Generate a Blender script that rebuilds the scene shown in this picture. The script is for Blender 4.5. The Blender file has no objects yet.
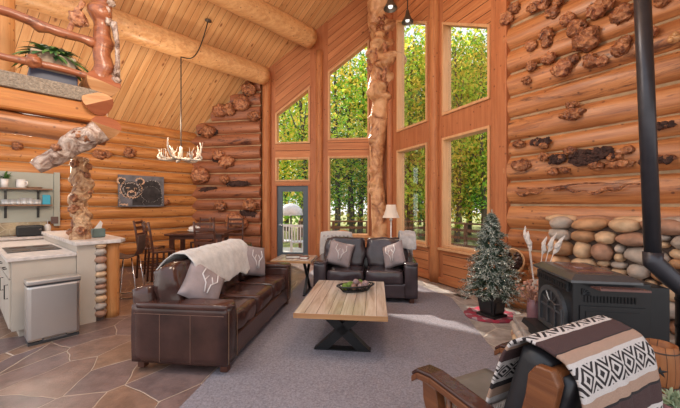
import bpy, bmesh, math, random
from mathutils import Vector, Matrix, noise
random.seed(7)
R = math.radians; PI = math.pi
scn = bpy.context.scene
col = scn.collection
H = 1.55; F = 320.0; HOR = 205.0
AX = -6.42                       # the furniture's axis, degrees
U = Vector((.669, .743, 0)); V = Vector((.743, -.669, 0))

# ------------------------------------------------------------------ materials
def hexc(r, g, b): return (r, g, b, 1)
class NT:
    def __init__(s, name):
        s.m = bpy.data.materials.new(name); s.m.use_nodes = True
        s.t = s.m.node_tree; s.n = s.t.nodes; s.n.clear()
        s.out = s.n.new('ShaderNodeOutputMaterial')
    def a(s, typ, ins=None, **kw):
        nd = s.n.new(typ)
        for k, v in kw.items(): setattr(nd, k, v)
        for k, v in (ins or {}).items():
            sock = nd.inputs[k]
            if isinstance(v, bpy.types.NodeSocket): s.t.links.new(v, sock)
            else: sock.default_value = v
        return nd
    def math(s, op, a, b=0.0, c=0.0):
        return s.a('ShaderNodeMath', {0: a, 1: b, 2: c}, operation=op).outputs[0]
    def ramp(s, fac, stops):
        nd = s.a('ShaderNodeValToRGB', {0: fac}); cr = nd.color_ramp
        while len(cr.elements) < len(stops): cr.elements.new(.5)
        for e, (p, c) in zip(cr.elements, stops): e.position = p; e.color = (*c, 1) if len(c) == 3 else c
        return nd.outputs[0]
    def mix(s, f, a, b, mode='MIX'):
        nd = s.a('ShaderNodeMix', {0: f, 6: a, 7: b}, data_type='RGBA', blend_type=mode)
        return nd.outputs[2]
    def bsdf(s, **k):
        nd = s.n.new('ShaderNodeBsdfPrincipled')
        for kk, v in k.items():
            sock = nd.inputs[kk.replace('_', ' ')]
            if isinstance(v, bpy.types.NodeSocket): s.t.links.new(v, sock)
            else: sock.default_value = v
        s.t.links.new(nd.outputs[0], s.out.inputs[0]); return nd
    def bump(s, h, st=.3, d=.02):
        return s.a('ShaderNodeBump', {'Height': h, 'Strength': st, 'Distance': d}).outputs[0]
M = {}
def plain(name, c, rough=.6, metal=0., var=.12, scale=8, bump=.1, bscale=60, sheen=0, bd=.004):
    t = NT(name)
    tc = t.a('ShaderNodeTexCoord').outputs['Object']
    n = t.a('ShaderNodeTexNoise', {'Vector': tc, 'Scale': scale, 'Detail': 4}).outputs[0]
    lo = tuple(x*(1-var) for x in c); hi = tuple(min(1, x*(1+var)) for x in c)
    cc = t.ramp(n, [(.3, lo), (.7, hi)])
    n2 = t.a('ShaderNodeTexNoise', {'Vector': tc, 'Scale': bscale, 'Detail': 3}).outputs[0]
    b = t.bsdf(Base_Color=cc, Roughness=rough, Metallic=metal, Normal=t.bump(n2, bump, bd))
    if sheen: b.inputs['Sheen Weight'].default_value = sheen
    M[name] = t.m; return t.m
def wood(name, c1, c2, dark, along='x', plank=None, pax='z', knots=.5, rough=.5, ang=0, gap=.035, kscale=2.2, spec=.3, grain=1.0, stain=.0):
    """c1..c2 grain tones, dark for knots; plank = board width across axis pax"""
    t = NT(name)
    tc = t.a('ShaderNodeTexCoord').outputs['Object']
    if ang: tc = t.a('ShaderNodeMapping', {'Vector': tc, 'Rotation': (0, R(ang), 0) if pax == 'z' else (0, 0, R(ang))}).outputs[0]
    sc = {'x': (.35, 5, 5), 'y': (5, .35, 5), 'z': (5, 5, .35)}[along]
    sp = t.a('ShaderNodeSeparateXYZ', {0: tc})
    vec = tc; pv = None
    if plank:
        q = t.math('DIVIDE', sp.outputs[pax.upper()], plank)
        fl = t.math('FLOOR', q); fr = t.math('FRACT', q)
        wn = t.a('ShaderNodeTexWhiteNoise', {'W': fl}, noise_dimensions='1D')
        pv = wn.outputs[0]
        off = t.a('ShaderNodeVectorMath', {0: wn.outputs[1], 1: (37, 37, 37)}, operation='MULTIPLY').outputs[0]
        vec = t.a('ShaderNodeVectorMath', {0: tc, 1: off}, operation='ADD').outputs[0]
    mp = t.a('ShaderNodeMapping', {'Vector': vec, 'Scale': sc}).outputs[0]
    n = t.a('ShaderNodeTexNoise', {'Vector': mp, 'Scale': 3.0*grain, 'Detail': 6, 'Roughness': .6, 'Distortion': .6}).outputs[0]
    cc = t.ramp(n, [(.36, c1), (.62, c2)])
    n3 = t.a('ShaderNodeTexNoise', {'Vector': tc, 'Scale': 1.3, 'Detail': 3}).outputs[0]
    cc = t.mix(t.math('MULTIPLY', n3, .55), cc, tuple(x*.72 for x in c1)+(1,))
    if pv is not None:
        cc = t.mix(.6, cc, t.ramp(pv, [(0, (.72, .68, .64)), (1, (1, 1, 1))]), 'MULTIPLY')
    h = n
    if not plank and knots:
        mf = t.a('ShaderNodeMapping', {'Vector': tc, 'Scale': {'x': (.8, 14, 14), 'y': (14, .8, 14), 'z': (14, 14, .8)}[along]}).outputs[0]
        nf_ = t.a('ShaderNodeTexNoise', {'Vector': mf, 'Scale': 2.4, 'Detail': 5, 'Roughness': .7}).outputs[0]
        cc = t.mix(t.math('MULTIPLY', t.ramp(nf_, [(.55, (0, 0, 0)), (.68, (1, 1, 1))]), .45), cc, tuple(x*.5 for x in c1)+(1,))
        vp = t.a('ShaderNodeTexVoronoi', {'Vector': tc, 'Scale': 7.5}).outputs['Distance']
        cc = t.mix(t.math('MULTIPLY', t.ramp(vp, [(.07, (1, 1, 1)), (.15, (0, 0, 0))]), .75), cc, dark+(1,))
    if knots:
        ks = {'x': (.45, 1, 1), 'y': (1, .45, 1), 'z': (1, 1, .45)}[along]
        mk = t.a('ShaderNodeMapping', {'Vector': vec, 'Scale': ks}).outputs[0]
        vo = t.a('ShaderNodeTexVoronoi', {'Vector': mk, 'Scale': kscale}).outputs['Distance']
        km = t.ramp(vo, [(.03*knots*2, (1, 1, 1)), (.09*knots*2, (0, 0, 0))])
        cc = t.mix(km, cc, dark+(1,))
    if stain:
        ms = t.a('ShaderNodeMapping', {'Vector': vec, 'Scale': {'x': (.5, 2.4, 2.4), 'y': (2.4, .5, 2.4), 'z': (2.4, 2.4, .5)}[along]}).outputs[0]
        ns = t.a('ShaderNodeTexNoise', {'Vector': ms, 'Scale': 2.3, 'Detail': 7, 'Roughness': .75, 'Distortion': 1.2}).outputs[0]
        cc = t.mix(t.math('MULTIPLY', t.ramp(ns, [(.56, (0, 0, 0)), (.66, (1, 1, 1))]), stain), cc, dark+(1,))
    if plank:
        g = t.math('LESS_THAN', fr, gap)
        cc = t.mix(g, cc, tuple(x*.55 for x in dark)+(1,))
        h = t.math('SUBTRACT', n, t.math('MULTIPLY', g, 2.0))
    t.bsdf(Base_Color=cc, Roughness=rough, Specular_IOR_Level=spec, Normal=t.bump(h, .35, .012))
    M[name] = t.m; return t.m

wood('ceiling_pine', (.74, .37, .15), (.90, .56, .27), (.25, .08, .03), along='x', plank=.145, pax='y', knots=.8, kscale=4.6, gap=.05, ang=-9)
wood('rake_boards', (.52, .19, .08), (.68, .30, .13), (.16, .05, .02), along='x', plank=.17, pax='z', knots=.4, ang=37, gap=.06, kscale=3)
wood('wall_boards', (.54, .19, .075), (.70, .30, .125), (.14, .045, .02), along='x', plank=.19, pax='z', knots=.45, gap=.07, kscale=3)
wood('frame_wood', (.42, .14, .055), (.55, .21, .09), (.12, .035, .015), along='z', knots=.3)
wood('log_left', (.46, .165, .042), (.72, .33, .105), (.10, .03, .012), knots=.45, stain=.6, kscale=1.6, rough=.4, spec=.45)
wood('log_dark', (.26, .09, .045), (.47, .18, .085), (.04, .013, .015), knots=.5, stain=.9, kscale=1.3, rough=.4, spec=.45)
wood('log_right', (.36, .125, .042), (.66, .28, .105), (.065, .02, .012), knots=.4, stain=.85, kscale=1.5, rough=.38, spec=.5)
wood('log_pale', (.66, .32, .13), (.86, .52, .25), (.22, .08, .03), knots=.4, stain=.3, rough=.35, spec=.5, kscale=1.6)
wood('log_post', (.55, .22, .07), (.72, .35, .13), (.14, .045, .02), along='z', knots=.35, stain=.2)
wood('post_red', (.44, .15, .055), (.62, .27, .11), (.12, .035, .02), along='z', knots=.6, stain=.35, kscale=1.2)
wood('log_flat', (.55, .20, .055), (.68, .29, .08), (.16, .05, .02), knots=.35)
wood('rail_log', (.25, .07, .03), (.48, .17, .07), (.05, .02, .015), knots=.6, stain=.9, rough=.3, spec=.6)
wood('end_grain', (.52, .24, .10), (.66, .36, .17), (.25, .1, .04), knots=0)
wood('cut_face', (.34, .10, .045), (.42, .14, .06), (.2, .06, .03), knots=0)
wood('window_trim', (.62, .32, .15), (.76, .44, .23), (.4, .2, .1), along='z', knots=0)
wood('table_wood', (.42, .33, .26), (.76, .67, .58), (.14, .09, .07), along='y', plank=.12, pax='x', knots=.5, rough=.13, gap=.03, spec=.7)
wood('table_edge', (.42, .2, .09), (.55, .3, .14), (.2, .1, .05), along='x', knots=0, rough=.4)
wood('dark_wood', (.07, .024, .015), (.12, .045, .028), (.03, .012, .01), knots=0, rough=.3, spec=.5)
wood('chair_wood', (.13, .042, .016), (.25, .09, .032), (.07, .02, .01), along='y', knots=0, rough=.28, spec=.5)
wood('barrel_wood', (.33, .12, .045), (.47, .2, .08), (.1, .04, .02), along='z', plank=.045, pax='x', knots=0, gap=.08)
wood('shelf_wood', (.2, .11, .07), (.3, .17, .1), (.1, .05, .03), knots=0)
wood('deck_boards', (.42, .39, .37), (.56, .53, .5), (.25, .2, .18), plank=.14, pax='y', knots=0, gap=.05)
wood('deck_rail', (.13, .06, .03), (.21, .10, .05), (.1, .05, .03), knots=0)
wood('bark', (.07, .055, .04), (.17, .14, .11), (.03, .02, .02), along='z', knots=0, rough=.9)
plain('chinking', (.36, .24, .14), .9, var=.2)
plain('metal_black', (.022, .022, .024), .45, .5, bump=.05)
plain('stove_black', (.02, .021, .024), .36, .35, bump=.12, bscale=120)
plain('stove_top_brown', (.17, .085, .075), .22, .3, bump=.03)
plain('stove_trim_lit', (.12, .125, .135), .28, .6, bump=.03)  # lighter than the stove black: reflections on bars and cap put into colour
plain('pipe_black', (.05, .05, .062), .36, .5, bump=.05)
plain('leather_brown', (.058, .024, .019), .2, var=.45, scale=3, bump=.35, bscale=26, bd=.006)
plain('leather_dark', (.046, .033, .038), .2, var=.4, scale=3, bump=.35, bscale=26, bd=.006)
plain('leather_grey', (.15, .14, .13), .38, var=.35, scale=4, bump=.3, bscale=30)
plain('leather_black', (.016, .015, .018), .45, var=.3, bump=.2)
plain('seam', (.2, .1, .07), .6)
plain('nail_brass', (.22, .13, .08), .35, .7)
plain('plush_white', (.55, .52, .50), .95, var=.15, scale=14, bump=.7, bscale=90, sheen=.5, bd=.012)
plain('plush_grey', (.42, .41, .42), .95, var=.25, scale=14, bump=.7, bscale=90, sheen=.5, bd=.012)
plain('pillow_grey', (.30, .245, .25), .9, var=.15, bump=.25, bscale=200)
plain('pillow_pattern', (.62, .58, .58), .9)
plain('counter_stone', (.60, .54, .51), .3, var=.2, scale=14, bump=.02)
plain('cabinet_paint', (.50, .43, .36), .55, var=.03, bump=.02)
plain('panel_paint', (.36, .37, .32), .6, var=.03, bump=.02)
plain('handle_black', (.03, .03, .03), .4, .5)
plain('steel', (.55, .52, .50), .3, .9, var=.05, scale=2, bump=.02)
plain('steel_dark', (.05, .05, .055), .35, .3)
plain('chrome', (.7, .7, .72), .15, 1., var=.02)
plain('door_paint', (.075, .105, .135), .5, var=.05, bump=.02)
plain('white_ceramic', (.75, .72, .7), .25, var=.03, bump=0)
plain('clear_glassware', (.68, .70, .72), .12, var=.1, bump=0)
plain('blue_box', (.03, .33, .48), .5, var=.05)
plain('leaf_dark', (.045, .13, .04), .5, var=.5, scale=20)
plain('leaf_mid', (.10, .22, .05), .5, var=.4, scale=20)
plain('leaf_pale', (.35, .42, .30), .6, var=.2, scale=20)
plain('pot_grey', (.45, .34, .25), .7)
plain('pot_blue', (.07, .08, .13), .5)
plain('lamp_shade', (.78, .68, .58), .8, var=.04)
plain('stone_plum', (.38, .21, .14), .75, var=.3, scale=9, bump=.5, bscale=30)
plain('stone_tan', (.58, .39, .24), .75, var=.3, scale=9, bump=.5, bscale=30)
plain('stone_grey', (.42, .35, .30), .75, var=.3, scale=9, bump=.5, bscale=30)
plain('stone_rust', (.46, .25, .13), .75, var=.3, scale=9, bump=.5, bscale=30)
plain('mortar', (.15, .10, .08), .95, bump=.5)
plain('stoneware_purple', (.21, .10, .115), .45, var=.2, bump=.05)
plain('dry_flower', (.42, .22, .16), .9, var=.3)
plain('dark_cone', (.05, .02, .015), .8, var=.6, scale=30)
plain('pampas', (.66, .60, .56), .95, var=.12, bump=.5)
plain('planter_black', (.014, .014, .015), .45, bump=.03)
plain('fir_green', (.055, .095, .065), .7, var=.4, scale=25)
plain('fir_frost', (.42, .45, .40), .8, var=.3, scale=25)
plain('bright_green', (.18, .32, .06), .7)
plain('succulent', (.30, .38, .24), .6, var=.3, scale=20)
plain('ball_green', (.12, .19, .03), .8, var=.4, scale=60, bump=.8)
plain('ball_brown', (.22, .13, .10), .8, var=.4, scale=60, bump=.8)
plain('ball_plum', (.26, .18, .18), .8, var=.4, scale=60, bump=.8)
plain('book_brown', (.12, .07, .06), .5)
plain('book_red', (.2, .06, .05), .5)
plain('paper', (.7, .68, .62), .8)
plain('grille', (.06, .035, .025), .5, .4)
plain('antler', (.62, .54, .46), .5, var=.25, scale=20)
plain('bear_paint', (.035, .03, .032), .85, var=.5, scale=9)
plain('canvas_dark', (.15, .145, .165), .85, var=.35, scale=6, bump=.3, bscale=150)
plain('paint_glow', (.62, .40, .27), .85, var=.5, scale=25)
plain('paint_pale', (.33, .30, .29), .85, var=.5, scale=18)
plain('dark_bronze', (.11, .085, .065), .4, .3)
plain('stool_brown', (.09, .055, .045), .5)
plain('tissue_teal', (.11, .16, .15), .6)
plain('wire', (.02, .02, .02), .6)
plain('basket_weave', (.5, .2, .08), .7, var=.3)
plain('parasol_white', (.62, .64, .67), .8)
plain('tufted_cloth', (.5, .47, .46), .9, var=.1, bump=.4)
plain('backsplash_dummy', (.4, .3, .2), .7)
plain('grass', (.24, .24, .07), .95, var=.6, scale=3, bump=.6, bscale=30)
plain('loft_weave', (.30, .235, .18), .95, var=.3, scale=40, bump=1, bscale=60, bd=.02)

def burl_mat(name, c1, c2, dark, rough=.4, scale=5, lo=.42, hi=.6):
    t = NT(name); tc = t.a('ShaderNodeTexCoord').outputs['Object']
    n = t.a('ShaderNodeTexNoise', {'Vector': tc, 'Scale': scale, 'Detail': 6, 'Roughness': .65, 'Distortion': 1.5}).outputs[0]
    v = t.a('ShaderNodeTexVoronoi', {'Vector': tc, 'Scale': scale*2.2}).outputs['Distance']
    c = t.ramp(n, [(lo-.12, dark), (lo, c1), (hi, c2)])
    t.bsdf(Base_Color=c, Roughness=rough, Specular_IOR_Level=.5, Normal=t.bump(t.math('ADD', n, t.math('MULTIPLY', v, .7)), .8, .05))
    M[name] = t.m
burl_mat('burl_dark', (.20, .065, .03), (.52, .22, .10), (.03, .012, .012), .3, 9)
burl_mat('burl_red', (.30, .10, .05), (.60, .27, .13), (.05, .018, .015), .3, 8)
burl_mat('burl_grey', (.30, .18, .13), (.66, .52, .44), (.07, .035, .03), .25, 6)
burl_mat('burl_column', (.36, .17, .075), (.66, .41, .23), (.06, .02, .015), .3, 9)
burl_mat('trunk_wood', (.46, .20, .085), (.72, .40, .20), (.10, .035, .02), rough=.35, scale=2.6, lo=.42, hi=.58)

def flagstone(name, sc, tones, grout, gw=.03, rough=.45):
    t = NT(name); tc = t.a('ShaderNodeTexCoord').outputs['Object']
    nz = t.a('ShaderNodeTexNoise', {'Vector': tc, 'Scale': 1.4, 'Detail': 2})
    d = t.a('ShaderNodeVectorMath', {0: nz.outputs['Color'], 1: (.5, .5, .5)}, operation='SUBTRACT').outputs[0]
    d = t.a('ShaderNodeVectorMath', {0: d, 1: (.22, .22, 0)}, operation='MULTIPLY').outputs[0]
    vec = t.a('ShaderNodeVectorMath', {0: tc, 1: d}, operation='ADD').outputs[0]
    vec = t.a('ShaderNodeMapping', {'Vector': vec, 'Rotation': (0, 0, R(35)), 'Scale': (1, .75, 1)}).outputs[0]
    e = t.a('ShaderNodeTexVoronoi', {'Vector': vec, 'Scale': sc}, feature='DISTANCE_TO_EDGE').outputs['Distance']
    c = t.a('ShaderNodeTexVoronoi', {'Vector': vec, 'Scale': sc}).outputs['Color']
    cv = t.a('ShaderNodeSeparateXYZ', {0: c}).outputs[0]
    cc = t.ramp(cv, [(i/(len(tones)-1), tn) for i, tn in enumerate(tones)])
    n2 = t.a('ShaderNodeTexNoise', {'Vector': tc, 'Scale': 5, 'Detail': 8, 'Roughness': .7}).outputs[0]
    cc = t.mix(.8, cc, t.ramp(n2, [(.32, (.45, .42, .42)), (.62, (1.15, 1.12, 1.1))]), 'MULTIPLY')
    g = t.ramp(e, [(gw*.6, (1, 1, 1)), (gw, (0, 0, 0))])
    cc = t.mix(g, cc, grout+(1,))
    hh = t.math('SUBTRACT', t.math('MULTIPLY', n2, .6), g)
    t.bsdf(Base_Color=cc, Roughness=rough, Normal=t.bump(hh, .5, .02))
    M[name] = t.m
flagstone('flagstone', 2.3, [(.17, .115, .105), (.27, .155, .10), (.20, .14, .135), (.31, .18, .11), (.155, .105, .105), (.23, .155, .135)], (.50, .38, .29), .010, .3)
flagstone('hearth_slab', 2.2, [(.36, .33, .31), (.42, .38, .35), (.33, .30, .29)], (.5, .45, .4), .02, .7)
flagstone('backsplash', 6, [(.42, .33, .2), (.5, .4, .26), (.36, .3, .2)], (.5, .42, .3), .03, .6)

def carpet():
    t = NT('carpet'); tc = t.a('ShaderNodeTexCoord').outputs['Object']
    n = t.a('ShaderNodeTexNoise', {'Vector': tc, 'Scale': 55, 'Detail': 6, 'Roughness': .8}).outputs[0]
    n2 = t.a('ShaderNodeTexNoise', {'Vector': tc, 'Scale': 1.6, 'Detail': 3}).outputs[0]
    c = t.ramp(n, [(.3, (.155, .14, .16)), (.7, (.41, .38, .42))])
    c = t.mix(.4, c, t.ramp(n2, [(.3, (.72, .7, .72)), (.7, (1, 1, 1))]), 'MULTIPLY')
    t.bsdf(Base_Color=c, Roughness=.95, Specular_IOR_Level=.1, Normal=t.bump(n, .8, .015)); M['carpet'] = t.m
carpet()
def plaid():
    t = NT('plaid'); tc = t.a('ShaderNodeTexCoord').outputs['Object']
    sp = t.a('ShaderNodeSeparateXYZ', {0: tc})
    a = t.math('GREATER_THAN', t.math('FRACT', t.math('MULTIPLY', sp.outputs[0], 6.)), .5)
    b = t.math('GREATER_THAN', t.math('FRACT', t.math('MULTIPLY', sp.outputs[1], 6.)), .5)
    f = t.math('MULTIPLY', t.math('ADD', a, b), .5)
    c = t.ramp(f, [(0, (.36, .03, .06)), (.5, (.26, .05, .07)), (1, (.38, .25, .27))])
    t.bsdf(Base_Color=c, Roughness=.95); M['plaid'] = t.m
plaid()
def glass():
    t = NT('window_glass')
    tr = t.a('ShaderNodeBsdfTransparent', {0: (.97, .98, .98, 1)})
    gl = t.a('ShaderNodeBsdfGlossy', {'Roughness': .02})
    fr = t.a('ShaderNodeFresnel', {0: 1.4}).outputs[0]
    mx = t.a('ShaderNodeMixShader', {0: t.math('MULTIPLY', fr, .25), 1: tr.outputs[0], 2: gl.outputs[0]})
    t.t.links.new(mx.outputs[0], t.out.inputs[0]); M['window_glass'] = t.m
glass()
def emis(name, c, s):
    t = NT(name); e = t.a('ShaderNodeEmission', {0: (*c, 1), 1: s}); t.t.links.new(e.outputs[0], t.out.inputs[0]); M[name] = t.m
emis('bulb_glow', (1, .85, .65), 5); emis('tree_light', (1, .88, .7), 1.3); emis('bulb_pale', (1, .93, .85), 1.2)
def leafm(name, c):
    t = NT(name)
    d = t.a('ShaderNodeBsdfDiffuse', {0: (*c, 1)}); tr = t.a('ShaderNodeBsdfTranslucent', {0: (c[0]*1.15, c[1]*1.1, c[2], 1)})
    mx = t.a('ShaderNodeMixShader', {0: .5, 1: d.outputs[0], 2: tr.outputs[0]})
    t.t.links.new(mx.outputs[0], t.out.inputs[0]); M[name] = t.m
leafm('leaf_green', (.20, .42, .05)); leafm('leaf_lime', (.50, .64, .08)); leafm('leaf_yellow', (.85, .66, .12)); leafm('leaf_deep', (.07, .17, .04))
def serape():
    t = NT('serape_cloth'); uv = t.a('ShaderNodeTexCoord').outputs['UV']
    sp = t.a('ShaderNodeSeparateXYZ', {0: uv}); u, v = sp.outputs[0], sp.outputs[1]
    W = (.62, .56, .54); P = (.42, .27, .20); B = (.025, .018, .02); D = (.07, .035, .035)
    mt = [(0, W), (.05, P), (.10, B), (.13, W), (.25, D), (.32, P), (.345, W), (.485, D), (.555, B), (.562, P), (.60, W), (.735, P), (.775, B), (.785, D), (.86, W), (.99, P), (1.03, D), (1.12, W)]
    stops = [(a/1.3, c) for a, c in mt]
    nd = t.a('ShaderNodeValToRGB', {0: v}); cr = nd.color_ramp; cr.interpolation = 'CONSTANT'
    while len(cr.elements) < len(stops): cr.elements.new(.5)
    for e, (p, c) in zip(cr.elements, stops): e.position = p; e.color = (*c, 1)
    base = nd.outputs[0]
    # concentric diamonds within the three white bands
    def band(v0, v1, n):
        vv = t.math('DIVIDE', t.math('SUBTRACT', v, v0), v1-v0)
        ins = t.math('MULTIPLY', t.math('GREATER_THAN', vv, 0.), t.math('LESS_THAN', vv, 1.))
        du = t.math('ABSOLUTE', t.math('SUBTRACT', t.math('FRACT', t.math('MULTIPLY', u, n)), .5))
        dv = t.math('ABSOLUTE', t.math('SUBTRACT', vv, .5))
        d = t.math('ADD', du, dv)
        s = t.math('LESS_THAN', t.math('FRACT', t.math('MULTIPLY', d, 3.2)), .5)
        return t.math('MULTIPLY', ins, s)
    m = t.math('MAXIMUM', band(.36/1.3, .475/1.3, 5.), band(.62/1.3, .715/1.3, 6.))
    m = t.math('MAXIMUM', m, band(.15/1.3, .23/1.3, 6.)); m = t.math('MAXIMUM', m, band(.88/1.3, .97/1.3, 6.))
    n = t.a('ShaderNodeTexNoise', {'Vector': uv, 'Scale': 160, 'Detail': 3}).outputs[0]
    c = t.mix(m, base, B+(1,))
    c = t.mix(.35, c, t.ramp(n, [(.35, (.6, .6, .6)), (.65, (1, 1, 1))]), 'MULTIPLY')
    t.bsdf(Base_Color=c, Roughness=.95, Normal=t.bump(n, .6, .01)); M['serape_cloth'] = t.m
serape()

# ------------------------------------------------------------------ mesh helpers
def nb(): return bmesh.new()
def obj(name, bm, mats, parent=None, smooth=False, loc=None, rz=None, bevel=0, label=None):
    me = bpy.data.meshes.new(name); bm.normal_update(); bm.to_mesh(me); bm.free()
    if not isinstance(mats, (list, tuple)): mats = [mats]
    for m in mats: me.materials.append(M[m])
    if smooth:
        for p in me.polygons: p.use_smooth = True
    o = bpy.data.objects.new(name, me); col.objects.link(o)
    if parent: o.parent = parent
    if loc is not None: o.location = loc
    if rz is not None: o.rotation_euler = (0, 0, rz)
    if bevel:
        b = o.modifiers.new('bevel', 'BEVEL'); b.width = bevel; b.segments = 2; b.limit_method = 'ANGLE'
    if label: o['label'] = label
    return o
def thing(name, label, cat, loc=(0, 0, 0), rz=0, group=None):
    o = bpy.data.objects.new(name, None); o.empty_display_size = .1; col.objects.link(o)
    o.location = loc; o.rotation_euler = (0, 0, rz); return tag(o, label, cat, group)
def tag(o, label, cat, group=None):
    o['label'] = label; o['category'] = cat
    if group: o['group'] = group
    return o
def struct(o): o['kind'] = 'structure'; return o
def dup(root, loc, rz, label=None):
    def cp(o, par):
        c = o.copy(); col.objects.link(c)
        if par: c.parent = par
        for ch in [x for x in kids.get(o.name, [])]: cp(ch, c)
        return c
    kids = {}
    for x in col.objects:
        if x.parent: kids.setdefault(x.parent.name, []).append(x)
    r = cp(root, None); r.location = loc; r.rotation_euler = (0, 0, rz)
    if label: r['label'] = label
    return r
def box(bm, x0, x1, y0, y1, z0, z1, mi=0, rot=None):
    vs = [Vector((x, y, z)) for x in (x0, x1) for y in (y0, y1) for z in (z0, z1)]
    if rot:
        c = Vector(((x0+x1)/2, (y0+y1)/2, (z0+z1)/2)); vs = [rot @ (v-c) + c for v in vs]
    v = [bm.verts.new(p) for p in vs]
    for f in ((0, 1, 3, 2), (4, 6, 7, 5), (0, 4, 5, 1), (2, 3, 7, 6), (0, 2, 6, 4), (1, 5, 7, 3)):
        bm.faces.new([v[i] for i in f]).material_index = mi
def tube(bm, pts, rad, n=10, caps=True, nz=0., nf=3., mi=0, seed=0, capmi=None, lumps=None):
    pts = [Vector(p) for p in pts]
    if not isinstance(rad, (list, tuple)): rad = [rad]*len(pts)
    rings = []; prev = None
    for i, p in enumerate(pts):
        d = (pts[min(i+1, len(pts)-1)] - pts[max(i-1, 0)])
        if d.length < 1e-9: d = Vector((0, 0, 1))
        d.normalize()
        if prev is None: a = d.orthogonal().normalized()
        else:
            a = prev - d*prev.dot(d)
            if a.length < 1e-6: a = d.orthogonal()
            a.normalize()
        prev = a; b = d.cross(a); ring = []
        for k in range(n):
            an = 2*PI*k/n; dr = a*math.cos(an)+b*math.sin(an); r = rad[i]
            if nz:
                q = (p + dr*rad[i])*nf + Vector((seed, seed*.7, 0))
                r *= 1 + nz*noise.noise(q) + nz*.5*noise.noise(q*2.3)
            if lumps:
                for (lc, lr, la) in lumps:
                    dd = (p + dr*rad[i] - Vector(lc)).length
                    if dd < lr: r += la*(1-(dd/lr)**2)**2
            ring.append(bm.verts.new(p + dr*r))
        rings.append(ring)
    for i in range(len(rings)-1):
        for k in range(n):
            f = bm.faces.new((rings[i][k], rings[i][(k+1) % n], rings[i+1][(k+1) % n], rings[i+1][k])); f.material_index = mi
    if caps:
        cm = mi if capmi is None else capmi
        bm.faces.new(list(reversed(rings[0]))).material_index = cm; bm.faces.new(rings[-1]).material_index = cm
def line(a, b, n):
    a, b = Vector(a), Vector(b); return [a.lerp(b, i/n) for i in range(n+1)]
def lathe(bm, prof, n=20, c=(0, 0, 0), mi=0, sx=1, sy=1, cap=True):
    rings = []
    for (r, z) in prof:
        rings.append([bm.verts.new((c[0]+sx*r*math.cos(2*PI*k/n), c[1]+sy*r*math.sin(2*PI*k/n), c[2]+z)) for k in range(n)])
    for i in range(len(rings)-1):
        for k in range(n):
            bm.faces.new((rings[i][k], rings[i][(k+1) % n], rings[i+1][(k+1) % n], rings[i+1][k])).material_index = mi
    if cap and prof[0][0] > 1e-4: bm.faces.new(list(reversed(rings[0]))).material_index = mi
    if cap and prof[-1][0] > 1e-4: bm.faces.new(rings[-1]).material_index = mi
def puff(bm, c, s, k=.45, n=8, rot=None, wr=0., seed=0, mi=0, flatb=False):
    """rounded, padded block: c centre, s full sizes, k 0 box .. 1 ellipsoid"""
    t = bmesh.new(); bmesh.ops.create_cube(t, size=2)
    bmesh.ops.subdivide_edges(t, edges=t.edges[:], cuts=n, use_grid_fill=True)
    mp = {}
    for v in t.verts:
        x, y, z = v.co
        q = Vector((x*math.sqrt(max(0, 1-y*y/2-z*z/2+y*y*z*z/3)), y*math.sqrt(max(0, 1-x*x/2-z*z/2+x*x*z*z/3)), z*math.sqrt(max(0, 1-x*x/2-y*y/2+x*x*y*y/3))))
        p = v.co.lerp(q, k)
        if flatb and z < 0: p.z = -1 if z < -.99 else p.z
        p = Vector((p.x*s[0]/2, p.y*s[1]/2, p.z*s[2]/2))
        if wr: p += p.normalized()*wr*noise.noise(p*7+Vector((seed, 0, 0)))
        if rot: p = rot @ p
        mp[v.index] = bm.verts.new(p+Vector(c))
    for f in t.faces: bm.faces.new([mp[v.index] for v in f.verts]).material_index = mi
    t.free()
def lump(bm, c, r, sub=2, nz=.25, nf=2., s=(1, 1, 1), mi=0, seed=0, rot=None):
    t = bmesh.new(); bmesh.ops.create_icosphere(t, subdivisions=sub, radius=1); mp = {}
    for v in t.verts:
        d = v.co.copy(); q = d*nf+Vector((seed*3.1, seed*1.7, seed))
        k = 1+nz*noise.noise(q)+nz*.6*noise.noise(q*2.2)
        p = Vector((d.x*r*s[0]*k, d.y*r*s[1]*k, d.z*r*s[2]*k))
        if rot: p = rot @ p
        mp[v.index] = bm.verts.new(p+Vector(c))
    for f in t.faces: bm.faces.new([mp[v.index] for v in f.verts]).material_index = mi
    t.free()
def prism(bm, pts, off, mi=0):
    """polygon of 3D points extruded by off"""
    off = Vector(off); a = [bm.verts.new(p) for p in pts]; b = [bm.verts.new(Vector(p)+off) for p in pts]; n = len(pts)
    fs = [bm.faces.new(a), bm.faces.new(list(reversed(b)))]
    for i in range(n): fs.append(bm.faces.new((a[i], b[i], b[(i+1) % n], a[(i+1) % n])))
    for f in fs: f.material_index = mi
def fixn(bm): bmesh.ops.recalc_face_normals(bm, faces=bm.faces[:])
def pillow_bm(w, h, t, n=12, seed=0):
    bm = nb(); g = {}
    for side in (1, -1):
        for i in range(n+1):
            for j in range(n+1):
                x = -1+2*i/n; y = -1+2*j/n
                if side < 0 and (i in (0, n) or j in (0, n)): g[(side, i, j)] = g[(1, i, j)]; continue
                e = max(0, (1-x*x))**.45*max(0, (1-y*y))**.45
                px = x*w/2*(1-.07*(1-y*y)); py = y*h/2*(1-.07*(1-x*x))
                z = side*t/2*e*(1+.12*noise.noise(Vector((x*2+seed, y*2, side))))
                g[(side, i, j)] = bm.verts.new((px, z, py))
    for side in (1, -1):
        for i in range(n):
            for j in range(n):
                q = [g[(side, i, j)], g[(side, i+1, j)], g[(side, i+1, j+1)], g[(side, i, j+1)]]
                bm.faces.new(q)
    fixn(bm); return bm
def on(px, d, z=0.): return Vector(((px-340)/F*d, d, z))

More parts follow.
